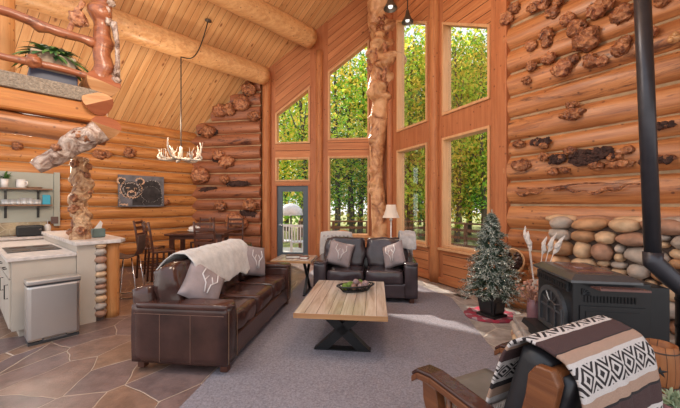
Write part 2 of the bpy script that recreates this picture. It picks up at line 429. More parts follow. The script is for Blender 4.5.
# ------------------------------------------------------------------ room plan
P0 = Vector((-4.215, 9.3, 0)); B = Vector((-2.17, 8.91, 0)); A = Vector((1.02, 8.55, 0)); C = Vector((2.61, 4.97, 0)); E = Vector((3.64, 3.43, 0))
E2 = C + (E-C)*2.0
W0 = P0 - U*5.4
SA = (A-P0).dot(V)
def roof(x, y):
    s = (Vector((x, y, 0))-P0).dot(V)
    return 3.61+.9*s if s <= SA else 3.61+.9*SA-.68*(s-SA)
def hit(P, Q, px):
    """distance along wall P-Q seen in column px"""
    k = (px-340)/F; d = Q-P; t = (k*P.y-P.x)/(d.x-k*d.y); return t*d.length
def wang(P, Q): return math.atan2(Q.y-P.y, Q.x-P.x)
def wpt(P, Q, s, y=0, z=0):
    d = (Q-P).normalized(); n = Vector((-d.y, d.x, 0)); return P+d*s+n*y+Vector((0, 0, z))

def log_wall(name, P, Q, zs, mat, seed, back='chinking', bulge=.6, nz=.10):
    L = (Q-P).length; ang = wang(P, Q); bm = nb(); rnd = random.Random(seed)
    top = lambda s: roof(*wpt(P, Q, s).xy)
    for i in range(len(zs)-1):
        z0, z1 = zs[i], zs[i+1]; zc = (z0+z1)/2; rz = (z1-z0)/2
        ss = [L*k/max(2, int(L/.14)) for k in range(max(2, int(L/.14))+1)]
        ss = [s for s in ss if top(s) > zc-.05]
        if len(ss) < 2: continue
        na = 12; grid = []
        for s in ss:
            row = []
            for a in range(na+1):
                an = -PI*.55+PI*1.1*a/na
                q = Vector((s*.8, an*.7, i*5.3+seed)); nn = noise.noise(q)*nz + noise.noise(q*3)*nz*.4
                wob = .02*noise.noise(Vector((s*.5, i*3.1, seed)))
                row.append(bm.verts.new((s, -(rz*bulge+.02)*math.cos(an)*(1+nn*1.6) - .03, zc+wob+rz*.97*math.sin(an)*(1+nn*.25))))
            grid.append(row)
        for k in range(len(grid)-1):
            for a in range(na): bm.faces.new((grid[k][a], grid[k][a+1], grid[k+1][a+1], grid[k+1][a]))
        for gr, rv in ((grid[0], True), (grid[-1], False)): bm.faces.new(gr if not rv else list(reversed(gr)))
    n = 12
    pts = [(0, -.06, 0), (L, -.06, 0)]+[(L*(1-k/n), -.06, min(top(L*(1-k/n))+.02, zs[-1])) for k in range(n+1)]
    prism(bm, [Vector(p) for p in pts], (0, .3, 0), mi=1)
    fixn(bm)
    return struct(obj(name, bm, [mat, back], smooth=False, loc=P, rz=ang))

def shade_smooth_by_angle(o, a=40):
    for p in o.data.polygons: p.use_smooth = True
    try: o.data.set_sharp_from_angle(angle=R(a))
    except Exception: pass

zl = [.0]+[.25+.307*i for i in range(0, 12)]
zl[-1] = 3.66
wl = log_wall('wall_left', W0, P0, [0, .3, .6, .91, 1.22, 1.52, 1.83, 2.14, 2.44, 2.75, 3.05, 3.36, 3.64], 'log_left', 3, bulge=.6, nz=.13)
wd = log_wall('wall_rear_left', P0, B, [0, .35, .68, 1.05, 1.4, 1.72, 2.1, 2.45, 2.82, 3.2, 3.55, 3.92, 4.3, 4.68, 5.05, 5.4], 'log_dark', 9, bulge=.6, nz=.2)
wr = log_wall('wall_right', C, E2, [0, .3, .62, .90, 1.195, 1.55, 1.905, 2.28, 2.52, 2.86, 3.19, 3.54, 3.90, 4.27, 4.62, 5.0, 5.35], 'log_right', 17, bulge=.5, nz=.16)
for w in (wl, wd, wr): shade_smooth_by_angle(w, 60)

# frame walls with openings
def seg_wall(name, P, Q, cols, mats, thick=.2):
    """cols: list of (s0, s1, [(zlo0, zlo1, zhi0, zhi1, mat)])  room face at y=0"""
    bm = nb()
    for s0, s1, pieces in cols:
        for (a0, a1, b0, b1, mi) in pieces:
            prism(bm, [Vector((s0, 0, a0)), Vector((s1, 0, a1)), Vector((s1, 0, b1)), Vector((s0, 0, b0))], (0, thick, 0), mi)
    fixn(bm); return struct(obj(name, bm, mats, loc=P, rz=wang(P, Q)))
def rz_(P, Q, s): return roof(*wpt(P, Q, s).xy)+.02
winn = [0]
def window(P, Q, s0, s1, zb0, zb1, zt0, zt1, w=.045, yo=.0, sill=False):
    winn[0] += 1
    pts = [Vector((s0, zb0)), Vector((s1, zb1)), Vector((s1, zt1)), Vector((s0, zt0))]
    n = 4; ins = []
    for i in range(n):
        p0, p1, p2 = pts[i-1], pts[i], pts[(i+1) % n]
        d1 = (p1-p0).normalized(); d2 = (p2-p1).normalized()
        n1 = Vector((-d1.y, d1.x)); n2 = Vector((-d2.y, d2.x))
        b = (n1+n2).normalized(); ins.append(p1+b*w/max(.3, b.dot(n1)))
    bm = nb()
    for i in range(n):
        j = (i+1) % n
        prism(bm, [Vector((q.x, -.035, q.y)) for q in (pts[i], pts[j], ins[j], ins[i])], (0, .2, 0))
    fixn(bm)
    root = struct(obj('window_%d' % winn[0], bm, 'window_trim', loc=P, rz=wang(P, Q)))
    g = nb(); prism(g, [Vector((q.x, .09, q.y)) for q in ins], (0, .006, 0)); fixn(g)
    obj('pane', g, 'window_glass', root)
    if sill:
        b2 = nb(); box(b2, s0-.06, s1+.06, -.09, .02, zb0-.05, zb0-.005); obj('window_sill', b2, 'window_trim', root, bevel=.006)
    return root
# back wall with the door
P, Q = B, A; h = lambda px: hit(P, Q, px)
sL, s276, s309, s329, s369, sA_ = 0, h(275.5), h(310), h(328), h(369), (A-B).length
zt = lambda s: 4.08+(5.98-4.08)*(s-s276)/(s369-s276)
s_d0, s_d1 = h(275.8), h(307.5)
cols = [
 (sL, s276, [(0, 0, rz_(P, Q, sL), rz_(P, Q, s276), 1)]),
 (s276, s309, [(2.12, 2.12, 2.20, 2.20, 2), (2.86, 2.86, 3.24, 3.24, 2), (zt(s276), zt(s309), rz_(P, Q, s276), rz_(P, Q, s309), 0)]),
 (s309, s329, [(0, 0, rz_(P, Q, s309), rz_(P, Q, s329), 1)]),
 (s329, s369, [(0, 0, .72, .72, 2), (2.87, 2.87, 3.31, 3.31, 2), (zt(s329), zt(s369), rz_(P, Q, s329), rz_(P, Q, s369), 0)]),
 (s369, sA_, [(0, 0, rz_(P, Q, s369), rz_(P, Q, sA_), 1)])]
seg_wall('wall_rear', P, Q, cols, ['rake_boards', 'frame_wood', 'wall_boards'])
window(P, Q, s276, s309, 3.24, 3.24, zt(s276), zt(s309))
window(P, Q, s276, s309, 2.20, 2.20, 2.86, 2.86)
window(P, Q, s329, s369, 3.31, 3.31, zt(s329), zt(s369))
window(P, Q, s329, s369, .72, .72, 2.87, 2.87, sill=True)
# door
bm = nb(); d0, d1 = s276+.04, s309-.05; st = .15
box(bm, d0, d0+st, .03, .075, 0.01, 2.08); box(bm, d1-st, d1, .03, .075, 0.01, 2.08)
box(bm, d0+st, d1-st, .03, .075, 1.92, 2.08); box(bm, d0+st, d1-st, .03, .075, .01, .24)
door = struct(obj('door_1', bm, 'door_paint', loc=P, rz=wang(P, Q)))
g = nb(); box(g, d0+st, d1-st, .05, .056, .24, 1.92); obj('pane', g, 'window_glass', door)
g = nb(); tube(g, [(d0+.07, .03, 1.0), (d0+.07, -.03, 1.0)], .012, 8); tube(g, [(d0+.07, -.03, 1.0), (d0+.19, -.03, 1.0)], .01, 8); obj('door_handle', g, 'chrome', door)
g = nb(); box(g, s276, s276+.04, -.02, .1, 0, 2.12); box(g, s309-.05, s309, -.02, .1, 0, 2.12); box(g, s276+.04, s309-.05, -.02, .1, 2.08, 2.12); obj('door_frame', g, 'frame_wood', door)
# rear right wall
P, Q = A, C; LR = (C-A).length; T = lambda t: t*LR
zt2 = lambda s: 6.51-2.17*s/LR
s0 = 0.; sa, sb, sc_, sd = h2a, h2b, h2c, h2d = [hit(A, C, p) for p in (397.5, 428, 443, 491)]
cols = [
 (0, sa, [(0, 0, rz_(P, Q, 0), rz_(P, Q, sa), 1)]),
 (sa, sb, [(0, 0, .72, .72, 2), (2.86, 2.86, 3.3, 3.3, 0), (zt2(sa), zt2(sb), rz_(P, Q, sa), rz_(P, Q, sb), 2)]),
 (sb, sc_, [(0, 0, rz_(P, Q, sb), rz_(P, Q, sc_), 1)]),
 (sc_, sd, [(0, 0, .72, .72, 2), (2.86, 2.86, 3.3, 3.3, 0), (zt2(sc_), zt2(sd), rz_(P, Q, sc_), rz_(P, Q, sd), 2)]),
 (sd, LR, [(0, 0, rz_(P, Q, sd), rz_(P, Q, LR), 1)])]
seg_wall('wall_rear_right', P, Q, cols, ['frame_wood', 'frame_wood', 'wall_boards'])
for a, b in ((sa, sb), (sc_, sd)):
    window(P, Q, a, b, 3.3, 3.3, zt2(a), zt2(b)); window(P, Q, a, b, .72, .72, 2.86, 2.86, sill=True)
# baseboards
for i, (P, Q, a, b, nm) in enumerate(((A, C, .1, LR-.05, 'baseboard_rear_right'), (B, A, s309, sA_-.1, 'baseboard_rear'))):
    bm = nb(); box(bm, a, b, -.03, 0, 0, .12); struct(obj(nm, bm, 'wall_boards', loc=P, rz=wang(P, Q)))
# posts that trim the walls
def post(P, Q, s, r, z1, nm, mat='log_post', y=-.03, z0=0, nz=.05, sq=False):
    bm = nb(); p = wpt(P, Q, s, y)
    if sq: box(bm, -r, r, -r, r, z0, z1)
    else: tube(bm, line((0, 0, z0), (0, 0, z1), 24), [r]*25, 14, nz=nz, nf=2, seed=s*7)
    o = struct(obj(nm, bm, mat, smooth=not sq, loc=p, rz=wang(P, Q), bevel=.01 if sq else 0)); return o
post(B, A, hit(B, A, 267), .12, roof(*wpt(B, A, hit(B, A, 267)).xy)-.1, 'trim_1', mat='post_red')
post(B, A, hit(B, A, 319.5), .10, 5.75, 'trim_2', mat='post_red', y=-.0)
post(A, C, hit(A, C, 435.5), .115, 5.9, 'trim_3', mat='post_red', y=-.01)
post(A, C, LR-.02, .10, 5.05, 'trim_4', mat='frame_wood', sq=True, y=-.04)
post(A, C, hit(A, C, 391), .09, 6.8, 'trim_5', mat='frame_wood', y=-.02)

# floor
bm = nb(); fl = [(-9, -2.0), (6.0, -2.0), (6.0, 1.0), tuple((E2+Vector((.2, .1, 0))).xy), tuple((C+Vector((.15, .05, 0))).xy), tuple((A+Vector((.12, .15, 0))).xy), tuple((B+Vector((0, .15, 0))).xy), tuple((P0+Vector((-.1, .2, 0))).xy), tuple((W0+Vector((-.2, .1, 0))).xy), (-9, 3.5)]
prism(bm, [Vector((x, y, -.12)) for x, y in fl], (0, 0, .12)); fixn(bm); struct(obj('floor', bm, 'flagstone'))
# ceiling: local x runs up the slope, local y along the ridge
def ceil(name, s0, s1, u0, u1, poly=None):
    bm = nb()
    def pt(s, u): p = P0+V*s+U*(u-P0.dot(U)); return Vector((p.x, p.y, roof(p.x, p.y)))
    o0 = pt(s0, u0); ex = (pt(s1, u0)-o0).normalized(); ey = U.copy(); ez = ex.cross(ey).normalized()
    Mx = Matrix((ex, ey, ez)).transposed().to_4x4(); Mx.translation = o0; Mi = Mx.inverted()
    ps = [Mi @ pt(s, u) for s, u in poly]
    sg = 1 if ez.z > 0 else -1
    prism(bm, ps, (0, 0, .12*sg)); fixn(bm)
    o = struct(obj(name, bm, 'ceiling_pine')); o.matrix_world = Mx; return o
uu = lambda p: p.dot(U); sv = lambda p: (p-P0).dot(V)
uc = -.7
ceil('ceiling', 0, SA, uc, 8, [(-.15, uc), (SA, uc), (SA, uu(A)+.25), (sv(B), uu(B)+.25), (-.15, uu(P0)+.2)])
ceil('ceiling', SA, SA+7, uc, 8, [(SA, uc+2.2), (sv(E2)+.3, uc+2.2), (sv(E2)+.3, uu(E2)+.3), (sv(C)+.1, uu(C)+.35), (SA, uu(A)+.25)])

# grey stone paving between carpet and hearth, its grey partly painted-in cool daylight
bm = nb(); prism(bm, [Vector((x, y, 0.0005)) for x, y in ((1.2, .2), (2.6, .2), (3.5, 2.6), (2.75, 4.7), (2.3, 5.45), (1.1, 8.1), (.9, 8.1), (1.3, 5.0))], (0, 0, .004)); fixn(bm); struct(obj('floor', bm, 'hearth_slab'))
# carpet
a_ = Vector((.1118, .9937, 0)); b_ = Vector((.9937, -.1118, 0))
cr0 = Vector((1.57, 3.04, 0))-a_*3.2; cr1 = Vector((1.85, 5.28, 0)); cl0 = Vector((-1.22, 2.44, 0))-a_*2.5; cl1 = cl0+a_*8.2
bm = nb(); prism(bm, [Vector((p.x, p.y, 0.001)) for p in (cl0, cr0, cr1, Vector((1.32, 6.7, 0)), Vector((.66, 7.7, 0)), cl1)], (0, 0, .011)); fixn(bm)
tag(obj('area_carpet', bm, 'carpet'), 'large plain grey-purple carpet set into the flagstone floor under the sofas', 'carpet')
CZ = .012

# ------------------------------------------------------------------ roof beams
def beam(px_s, base, zc, r, label, seed, t0=-.25, t1=9.5, lumps=None):
    p = Vector(base); bm = nb()
    pts = [Vector((p.x, p.y, zc))+U*.0-U*t for t in [t0+(t1-t0)*i/60 for i in range(61)]]
    tube(bm, pts, [r*(1+.0*i) for i in range(61)], 18, nz=.06, nf=1.1, seed=seed, capmi=1, lumps=lumps)
    return tag(obj('roof_log', bm, ['log_pale', 'end_grain'], smooth=True), label, 'beam')
b1 = Vector((-1.89, 8.86, 0)); zc1 = roof(b1.x, b1.y)-.27/.743-.02
beam(0, (b1.x, b1.y), zc1, .25, 'round pale log beam under the ceiling, lower of the two, ending left of the windows', 3, t0=.25)
b2_ = Vector((-.62, 8.72, 0)); zc2 = roof(b2_.x, b2_.y)-.27/.743-.02
beam(0, (b2_.x, b2_.y), zc2, .26, 'round pale log beam higher up the ceiling, ending above the tall windows', 8, t0=.25)

# ------------------------------------------------------------------ burls on the walls (parts of the walls)
def wall_burl(parent, P, Q, px, row, rpx, seed, mat='burl_dark', sx=1., sz=1., sub=3, out=-.2, nm='burl', nz=.35):
    s = hit(P, Q, px); w = wpt(P, Q, s); z = H+(HOR-row)*w.y/F; r = rpx*w.y/F
    bm = nb(); lump(bm, (s, out, z), r, sub, nz, 1.9, (sx, .8, sz), seed=seed)
    for k in range(3):
        a = random.uniform(0, 2*PI); lump(bm, (s+r*.6*sx*math.cos(a), out-.03, z+r*.5*sz*math.sin(a)), r*.55, 2, nz, 2.2, (1, .9, 1), seed=seed+k+5)
    return obj(nm, bm, mat, parent, smooth=True)
BR = [(512, 22, 6), (520, 12, 5), (539, 11, 5), (549, 8, 5), (558, 16, 6), (564, 5, 5), (573, 23, 6), (581, 32, 8), (591, 43, 11), (602, 14, 8), (613, 9, 5), (626, 19, 9), (537, 49, 5),
      (552, 38, 6), (552, 46, 5), (554, 61, 6), (537, 69, 5), (532, 83, 4), (568, 71, 8.5), (578, 62, 5), (596, 64, 7), (607, 64, 5), (625, 52, 7), (628, 46, 6), (656, 36, 5), (666, 6, 6)]
for i, (x, y, r) in enumerate(BR): wall_burl(wr, C, E2, x, y, r, i+1, mat='burl_dark' if i % 3 else 'burl_red', out=-.16)
for i, (x, y, r, sx) in enumerate([(524, 145, 4.5, 1.2), (541, 143, 4, 1.4), (549, 147, 4, 1), (526, 166, 7, 1.2), (559, 172, 5, .8), (549, 158, 5, .9), (569, 171, 4, 1.2), (566, 160, 5, 1), (576, 152, 5, 1.1), (601, 167, 5, 1.3), (619, 158, 5, 1.3), (633, 151, 5, 1), (622, 165, 5, 2.4), (577, 116, 7, 1.5), (577, 107, 4, 1.4), (663, 160, 5, 2), (650, 129, 3.5, 1.6), (667, 128, 4, 1)]):
    wall_burl(wr, C, E2, x, y, r, i+40, sx=sx, sz=.8, out=-.15)
DL = [(252, 92, 6), (245, 106, 7), (232, 112, 6), (223, 113, 6), (257, 118, 5), (204, 176, 8), (228, 180, 4), (230, 163, 6), (212, 133, 6), (240, 222, 9), (253, 205, 6), (207, 178, 5), (224, 206, 5), (222, 156, 5)]
for i, (x, y, r) in enumerate(DL): wall_burl(wd, P0, B, x, y, r, i+70, mat='burl_red' if i % 2 else 'burl_dark', sx=1.2, out=-.2)
for i, (x, y, r) in enumerate([(128, 153, 5), (98, 155, 5), (105, 155, 4), (164, 202, 3), (9, 115, 6), (17, 147, 4)]): wall_burl(wl, W0, P0, x, y, r, i+90, sx=1.1, out=-.13)
bm = nb(); a0, a1 = hit(C, E2, 518), hit(C, E2, 634); tube(bm, [(a0+(a1-a0)*i/30, -.205, 1.74-.035*math.sin(i*.35)+.02*math.sin(i*1.3)) for i in range(31)], [.004+.022*abs(math.sin(i*.31)) for i in range(31)], 8, nz=.4, nf=9); obj('bark_seam', bm, 'burl_dark', wr, smooth=True, label='long dark split running along a log')
bm = nb(); tube(bm, [(a0+.1+(a1-a0)*i/30, -.2, 1.80-.02*math.sin(i*.25)) for i in range(31)], [.003+.010*abs(math.sin(i*.21+1)) for i in range(31)], 8, nz=.4, nf=9); obj('bark_seam', bm, 'burl_dark', wr, smooth=True)
def patch(parent, P, Q, px, row, w_, h_, seed, out):
    s = hit(P, Q, px); w = wpt(P, Q, s); z = H+(HOR-row)*w.y/F; rnd = random.Random(seed); bm = nb()
    W_ = w_*w.y/F; H_ = h_*w.y/F; lump(bm, (s, out+.02, z), 1, 3, .3, 2.5, (W_, .03, H_), seed=seed)
    for k in range(46): lump(bm, (s+W_*rnd.uniform(-1, 1)*.9, out, z+H_*rnd.uniform(-1, 1)*.75), rnd.uniform(.012, .032), 1, .5, 3, seed=k)
    obj('bark_patch', bm, 'dark_cone', parent, label='rough dark bark patch')
for i, (x, y, a, b) in enumerate([(589, 159, 13, 8), (609, 154, 9, 6), (546, 143, 9, 3), (563, 160, 7, 5), (665, 128, 10, 3), (660, 162, 12, 3)]): patch(wr, C, E2, x, y, a, b, i, -.185)
for i, (x, y, a, b) in enumerate([(211, 133, 11, 4), (240, 184, 12, 3), (222, 160, 8, 3), (212, 190, 10, 3), (250, 214, 9, 4)]): patch(wd, P0, B, x, y, a, b, i+20, -.16)
# the long smooth pale knotless streak and the round wooden knob high on the right wall
wall_burl(wr, C, E2, 678, 42, 5, 140, mat='log_pale', out=-.15, nm='pale_knot', nz=.1)

# ------------------------------------------------------------------ burl column at the prow
bm = nb(); cx, cy = .98, 8.12
n = 200; pts = []; rad = []; lumps = []
rnd = random.Random(5)
for i in range(n+1):
    z = 7.2*i/n; pts.append((cx+.055*math.sin(z*1.6+.5), cy+.03*math.sin(z*.8+1), z)); rad.append(.205-.003*z+.03*math.sin(z*2.1))
for k in range(60):
    z = rnd.uniform(4.2, 7.0); a = rnd.uniform(-2.6, .2); lumps.append(((cx+.2*math.cos(a), cy+.2*math.sin(a), z), rnd.uniform(.12, .26), rnd.uniform(.06, .19)))
for z, a in ((1.9, -2.9), (2.1, -2.7), (2.4, -2.8), (3.7, -2.8), (3.75, -.3), (3.2, -2.5)): lumps.append(((cx+.22*math.cos(a), cy+.22*math.sin(a), z), .14, .08))
tube(bm, pts, rad, 40, nz=.12, nf=2.6, seed=4, lumps=lumps)
colm = tag(obj('burl_column', bm, 'trunk_wood', smooth=True), 'tall knotty peeled tree-trunk column standing where the two window walls meet', 'column')
bm = nb()
for k in range(46):
    z = rnd.uniform(4.2, 7.0); a = rnd.uniform(-3.1, .2); rr = rnd.uniform(.05, .12); lump(bm, (cx+.2*math.cos(a), cy+.2*math.sin(a), z), rr, 3, .5, 2.3, (1, 1, 1.2), seed=k)
tube(bm, [(cx-.05, cy-.28, 5.9), (cx+.12, cy-.33, 5.4), (cx+.13, cy-.33, 4.9), (cx+.04, cy-.27, 4.4)], [.05, .055, .06, .05], 10, nz=.3, nf=6)
tube(bm, [(cx-.05, cy-.28, 5.9), (cx-.12, cy-.30, 5.5), (cx-.10, cy-.32, 5.0), (cx+.04, cy-.27, 4.4)], [.05, .045, .05, .05], 10, nz=.3, nf=6)
obj('burl', bm, 'burl_red', colm, smooth=True)

# ------------------------------------------------------------------ pendants
def pendant(px, row, d, r, label):
    z = H+(HOR-row)*d/F; p = on(px, d); t = thing('pendant_light', label, 'lamp', (p.x, p.y, z), 0, 'black cone pendants by the prow column')
    b = nb(); lathe(b, [(r, 0), (r*1.02, .012), (r*.8, r*.45), (r*.42, r*1.2), (r*.28, r*1.9), (.03, r*2.1), (.02, r*2.2), (.0, r*2.2)], 24, cap=False)
    lathe(b, [(r*.97, .0), (r*.75, r*.42), (r*.38, r*1.15), (0, r*1.2)], 24, cap=False); obj('lamp_shade', b, 'dark_bronze', t, smooth=True)
    b = nb(); lathe(b, [(0, r*.05), (r*.3, r*.18), (r*.36, r*.4), (r*.2, r*.8), (0, r*.9)], 16); obj('bulb', b, 'bulb_pale', t, smooth=True)
    b = nb(); tube(b, [(0, 0, r*2.15), (0, 0, roof(p.x, p.y)-z)], .012, 6); obj('cord', b, 'wire', t)
pendant(390.5, 9, 6.4, .135, 'black cone pendant lamp, left and larger of the two hanging before the column')
pendant(407.5, 22.5, 6.9, .125, 'black cone pendant lamp, right and lower of the two hanging near the windows')

# ------------------------------------------------------------------ antler chandelier
cp = on(181, 6.6, 0); cz = 2.62
ch = thing('antler_chandelier', 'small antler chandelier hanging on a cord above the dining table', 'chandelier', (cp.x, cp.y, cz))
def antler(rnd, a):
    b = nb(); d = Vector((math.cos(a), math.sin(a), 0)); up = (Vector((0, 0, 1))+d*rnd.uniform(-.35, .5)).normalized(); side = d.cross(up)
    tw = rnd.uniform(-.5, .5); pts = []
    for i in range(9):
        t = i/8; pts.append(d*(.05+.36*math.sin(t*1.75))+up*(-.12-.05*math.sin(t*3)+.34*t*t*(1.05 if tw > 0 else .2))+side*(tw*.35*math.sin(t*2.4)))
    tube(b, pts, [.022*(1-.6*i/8)+.004 for i in range(9)], 7)
    for q in (2, 4, 5, 6):
        s0 = pts[q]; dd = (up*1.0+side*rnd.uniform(-.9, .9)+d*rnd.uniform(-.4, .5)).normalized()
        tube(b, [s0, s0+dd*.08+side*.01, s0+dd*rnd.uniform(.13, .21)+up*.03], [.011, .009, .003], 6)
    return b
rnd = random.Random(3)
for k in range(10): obj('antler', antler(rnd, k*PI/5+.2), 'antler', ch, smooth=True)
b = nb(); lathe(b, [(0, -.14), (.035, -.12), (.04, 0), (.03, .12), (0, .14)], 12); obj('hub', b, 'antler', ch, smooth=True)
# cord: up to the log beam, along it, then to the canopy on the ceiling
def ceil_hit(px, row):
    k = (px-340)/F; m = (HOR-row)/F; d = 3.
    while d < 12:
        if H+m*d > roof(k*d, d)-.01: break
        d += .01
    return Vector((k*d, d, H+m*d))
can = ceil_hit(208, 21)-Vector((cp.x, cp.y, cz))
kk = (181-340)/F; bt = None
top = Vector((0, 0, roof(cp.x, cp.y)-cz)); hookz = H+(205-57)*cp.y/F-cz
b = nb()
sw = [can+(Vector((0, 0, hookz))-can)*(i/14)-Vector((0, 0, .45*math.sin(PI*i/14)*(1-.35*i/14))) for i in range(15)]
tube(b, sw+[Vector((0, 0, hookz-.05)), Vector((0, 0, .1))], .011, 6); obj('cord', b, 'wire', ch)
b = nb(); lathe(b, [(.0, .03), (.07, .02), (.075, -.01), (.0, -.03)], 16, c=can); obj('ceiling_canopy', b, 'dark_bronze', ch, smooth=True)

# ------------------------------------------------------------------ loft
LE = Vector((-3.12, 4.3, 0)); Ld = -U; Lb = -V      # edge starts at the right end and runs to the left
lrz = math.atan2(Ld.y, Ld.x)                       # local x along the edge, local y : Ld rotated +90
def lperp(): return Vector((-Ld.y, Ld.x, 0))
sgn = 1 if lperp().dot(Lb) > 0 else -1
loft = thing('loft', 'log loft platform with woven fascia and stacked log ends at upper left', 'loft', (LE.x, LE.y, 2.4), lrz)
Y = lambda y: y*sgn
def lbox(b, x0, x1, y0, y1, z0, z1, mi=0): box(b, x0, x1, min(Y(y0), Y(y1)), max(Y(y0), Y(y1)), z0, z1, mi)
b = nb(); lbox(b, .05, 2.6, .02, 1.15, .55, .64); obj('floor_deck', b, 'log_flat', loft)
b = nb(); lbox(b, .06, 2.6, -.03, .03, .48, .655); obj('fascia', b, 'loft_weave', loft, bevel=.01, label='woven grey-brown strip along the loft edge')
b = nb(); lbox(b, .0, 2.6, .0, .26, .24, .48); obj('edge_beam', b, 'log_flat', loft, bevel=.03)
b = nb(); tube(b, line((-.0, Y(.16), .1), (2.6, Y(.16), .13), 20), [.135]*21, 14, nz=.1, nf=2); obj('joist', b, 'log_right', loft, smooth=True)
for y, z in ((.52, .42), (.82, .43), (1.08, .45)):
    b = nb(); tube(b, line((.1, Y(y), z-.12), (2.6, Y(y), z-.12), 20), [.13]*21, 14, nz=.08, nf=2, seed=y*9); obj('joist', b, 'log_right', loft, smooth=True)
# three stacked crossing log ends, each chopped to two slanted faces, running across the loft edge
def log_end(x, z, r, turn, upper):
    b = nb(); n = 24; y0, y1 = .5, -.10; r0 = []; r1 = []
    for k in range(n):
        an = 2*PI*k/n; rr = r*(1+.05*math.sin(an*3+turn)); dx = rr*math.cos(an); dz = rr*math.sin(an)*.9
        d = abs(dx*math.sin(turn)+dz*math.cos(turn))
        r0.append(b.verts.new((x+dx, Y(y0), z+dz))); r1.append(b.verts.new((x+dx, Y(y1+d*.55), z+dz)))
    for k in range(n): b.faces.new((r0[k], r0[(k+1) % n], r1[(k+1) % n], r1[k]))
    c = b.verts.new((x, Y(y1), z)); b.faces.new(r0)
    for k in range(n):
        an = 2*PI*(k+.5)/n; up = math.cos(an)*math.sin(turn)+math.sin(an)*math.cos(turn) > 0
        b.faces.new((r1[k], r1[(k+1) % n], c)).material_index = (1 if up == upper else 2)
    fixn(b); obj('log_end', b, ['log_right', 'end_grain', 'cut_face'], loft)
log_end(.055, .76, .185, -.15, False); log_end(.115, .485, .165, .45, True); log_end(.03, .187, .165, -.25, False)
# railing
rl = thing('loft_railing', 'knotty peeled-log railing on the loft edge at upper left', 'railing', (LE.x, LE.y, 3.04), lrz)
def knotty(b, p0, p1, r, n=40, seed=0, k=8, nz=.16, amp=.6):
    rnd = random.Random(seed); p0, p1 = Vector(p0), Vector(p1)
    lm = [(p0.lerp(p1, rnd.random())+Vector((rnd.uniform(-1, 1), rnd.uniform(-1, 1), rnd.uniform(-1, 1)))*r*.8, r*1.6, r*amp) for _ in range(k)]
    pts = [p+Vector((0, 0, 1))*r*.25*math.sin(i*.3+seed)+Vector((1, 1, 0))*0 for i, p in enumerate(line(p0, p1, n))]
    tube(b, pts, r, 16, nz=nz, nf=5, seed=seed, lumps=lm)
b = nb(); knotty(b, (.12, Y(.06), .66), (2.6, Y(.06), .76), .055, 60, 2, 16, amp=.8); obj('top_rail', b, 'rail_log', rl, smooth=True)
b = nb(); knotty(b, (.10, Y(.06), .20), (2.6, Y(.06), .20), .042, 60, 5, 6); lump(b, (.72, Y(.03), .21), .075, 3, .3, 2, seed=9); obj('bottom_rail', b, 'rail_log', rl, smooth=True)
b = nb(); knotty(b, (.06, Y(.05), .10), (.03, Y(.05), 2.2), .095, 60, 11, 14, nz=.2); obj('post', b, 'rail_log', rl, smooth=True)
b = nb()
for k in range(7): lump(b, (.0+.03*math.sin(k*2), Y(-.06), .95+.13*k), .05+.02*math.sin(k*3.1), 3, .4, 2, seed=k+3)
tube(b, [(-.04, Y(-.09), .95), (-.09, Y(-.07), .72), (-.10, Y(-.05), .45), (-.09, Y(-.03), .2)], [.045, .03, .028, .05], 10, nz=.2, nf=6); lump(b, (-.09, Y(-.04), .2), .055, 3, .2, seed=8)
obj('burl', b, 'burl_grey', rl, smooth=True)
b = nb(); knotty(b, (.40, Y(.06), .70), (.25, Y(.06), 1.15), .03, 16, 5, 3); lump(b, (.3, Y(.06), .9), .09, 3, .5, 2, seed=4); obj('brace', b, 'burl_red', rl, smooth=True)
# far post on the loft (inner corner)
bm = nb(); pp = LE+Ld*.95+Lb*.95; tube(bm, line((0, 0, 0), (0, 0, 2.4), 14), .12, 14, nz=.04, nf=2)
tag(obj('log_post', bm, 'log_post', smooth=True, loc=(pp.x, pp.y, 3.04)), 'smooth yellow log post standing at the back of the loft', 'post')
# potted plant on loft
pp = LE+Ld*.52+Lb*.30
pl_scale = 1.35
pl = thing('potted_fern', 'bushy green fern in a grey box planter on the loft behind the rails', 'plant', (pp.x, pp.y, 3.04), lrz)
b = nb(); box(b, -.17, .17, -.12, .12, 0, .17); obj('tray', b, 'pot_blue', pl, bevel=.01)
b = nb(); box(b, -.16, .16, -.11, .11, .17, .40); obj('planter', b, 'pot_grey', pl, bevel=.01)
def fronds(n, L, seed, c=(0, 0, 0), droop=.7, wid=.03, up=(.5, 1.1), mis=1):
    b = nb(); rnd = random.Random(seed)
    for _ in range(n):
        a = rnd.uniform(0, 2*PI); el = rnd.uniform(*up); l = L*rnd.uniform(.6, 1.1); mi = rnd.randrange(mis)
        d = Vector((math.cos(a)*math.cos(el), math.sin(a)*math.cos(el), math.sin(el))); s = Vector((-math.sin(a), math.cos(a), 0)); prev = None
        o = Vector(c)+Vector((rnd.uniform(-.03, .03), rnd.uniform(-.03, .03), 0)); N = 7
        for i in range(N+1):
            t = i/N; p = o+d*l*t-Vector((0, 0, 1))*droop*l*t*t; w = wid*math.sin(PI*min(1, t*.9+.1))**.8+.001
            cur = (b.verts.new(p+s*w), b.verts.new(p-s*w))
            if prev: b.faces.new((prev[0], prev[1], cur[1], cur[0])).material_index = mi
            prev = cur
    return b
obj('foliage', fronds(170, .36, 4, (0, .05*sgn, .40), .7, .024, (.15, 1.3), 3), ['leaf_dark', 'leaf_mid', 'leaf_pale'], pl)
pl.scale = (1.35, 1.2, 1.05)

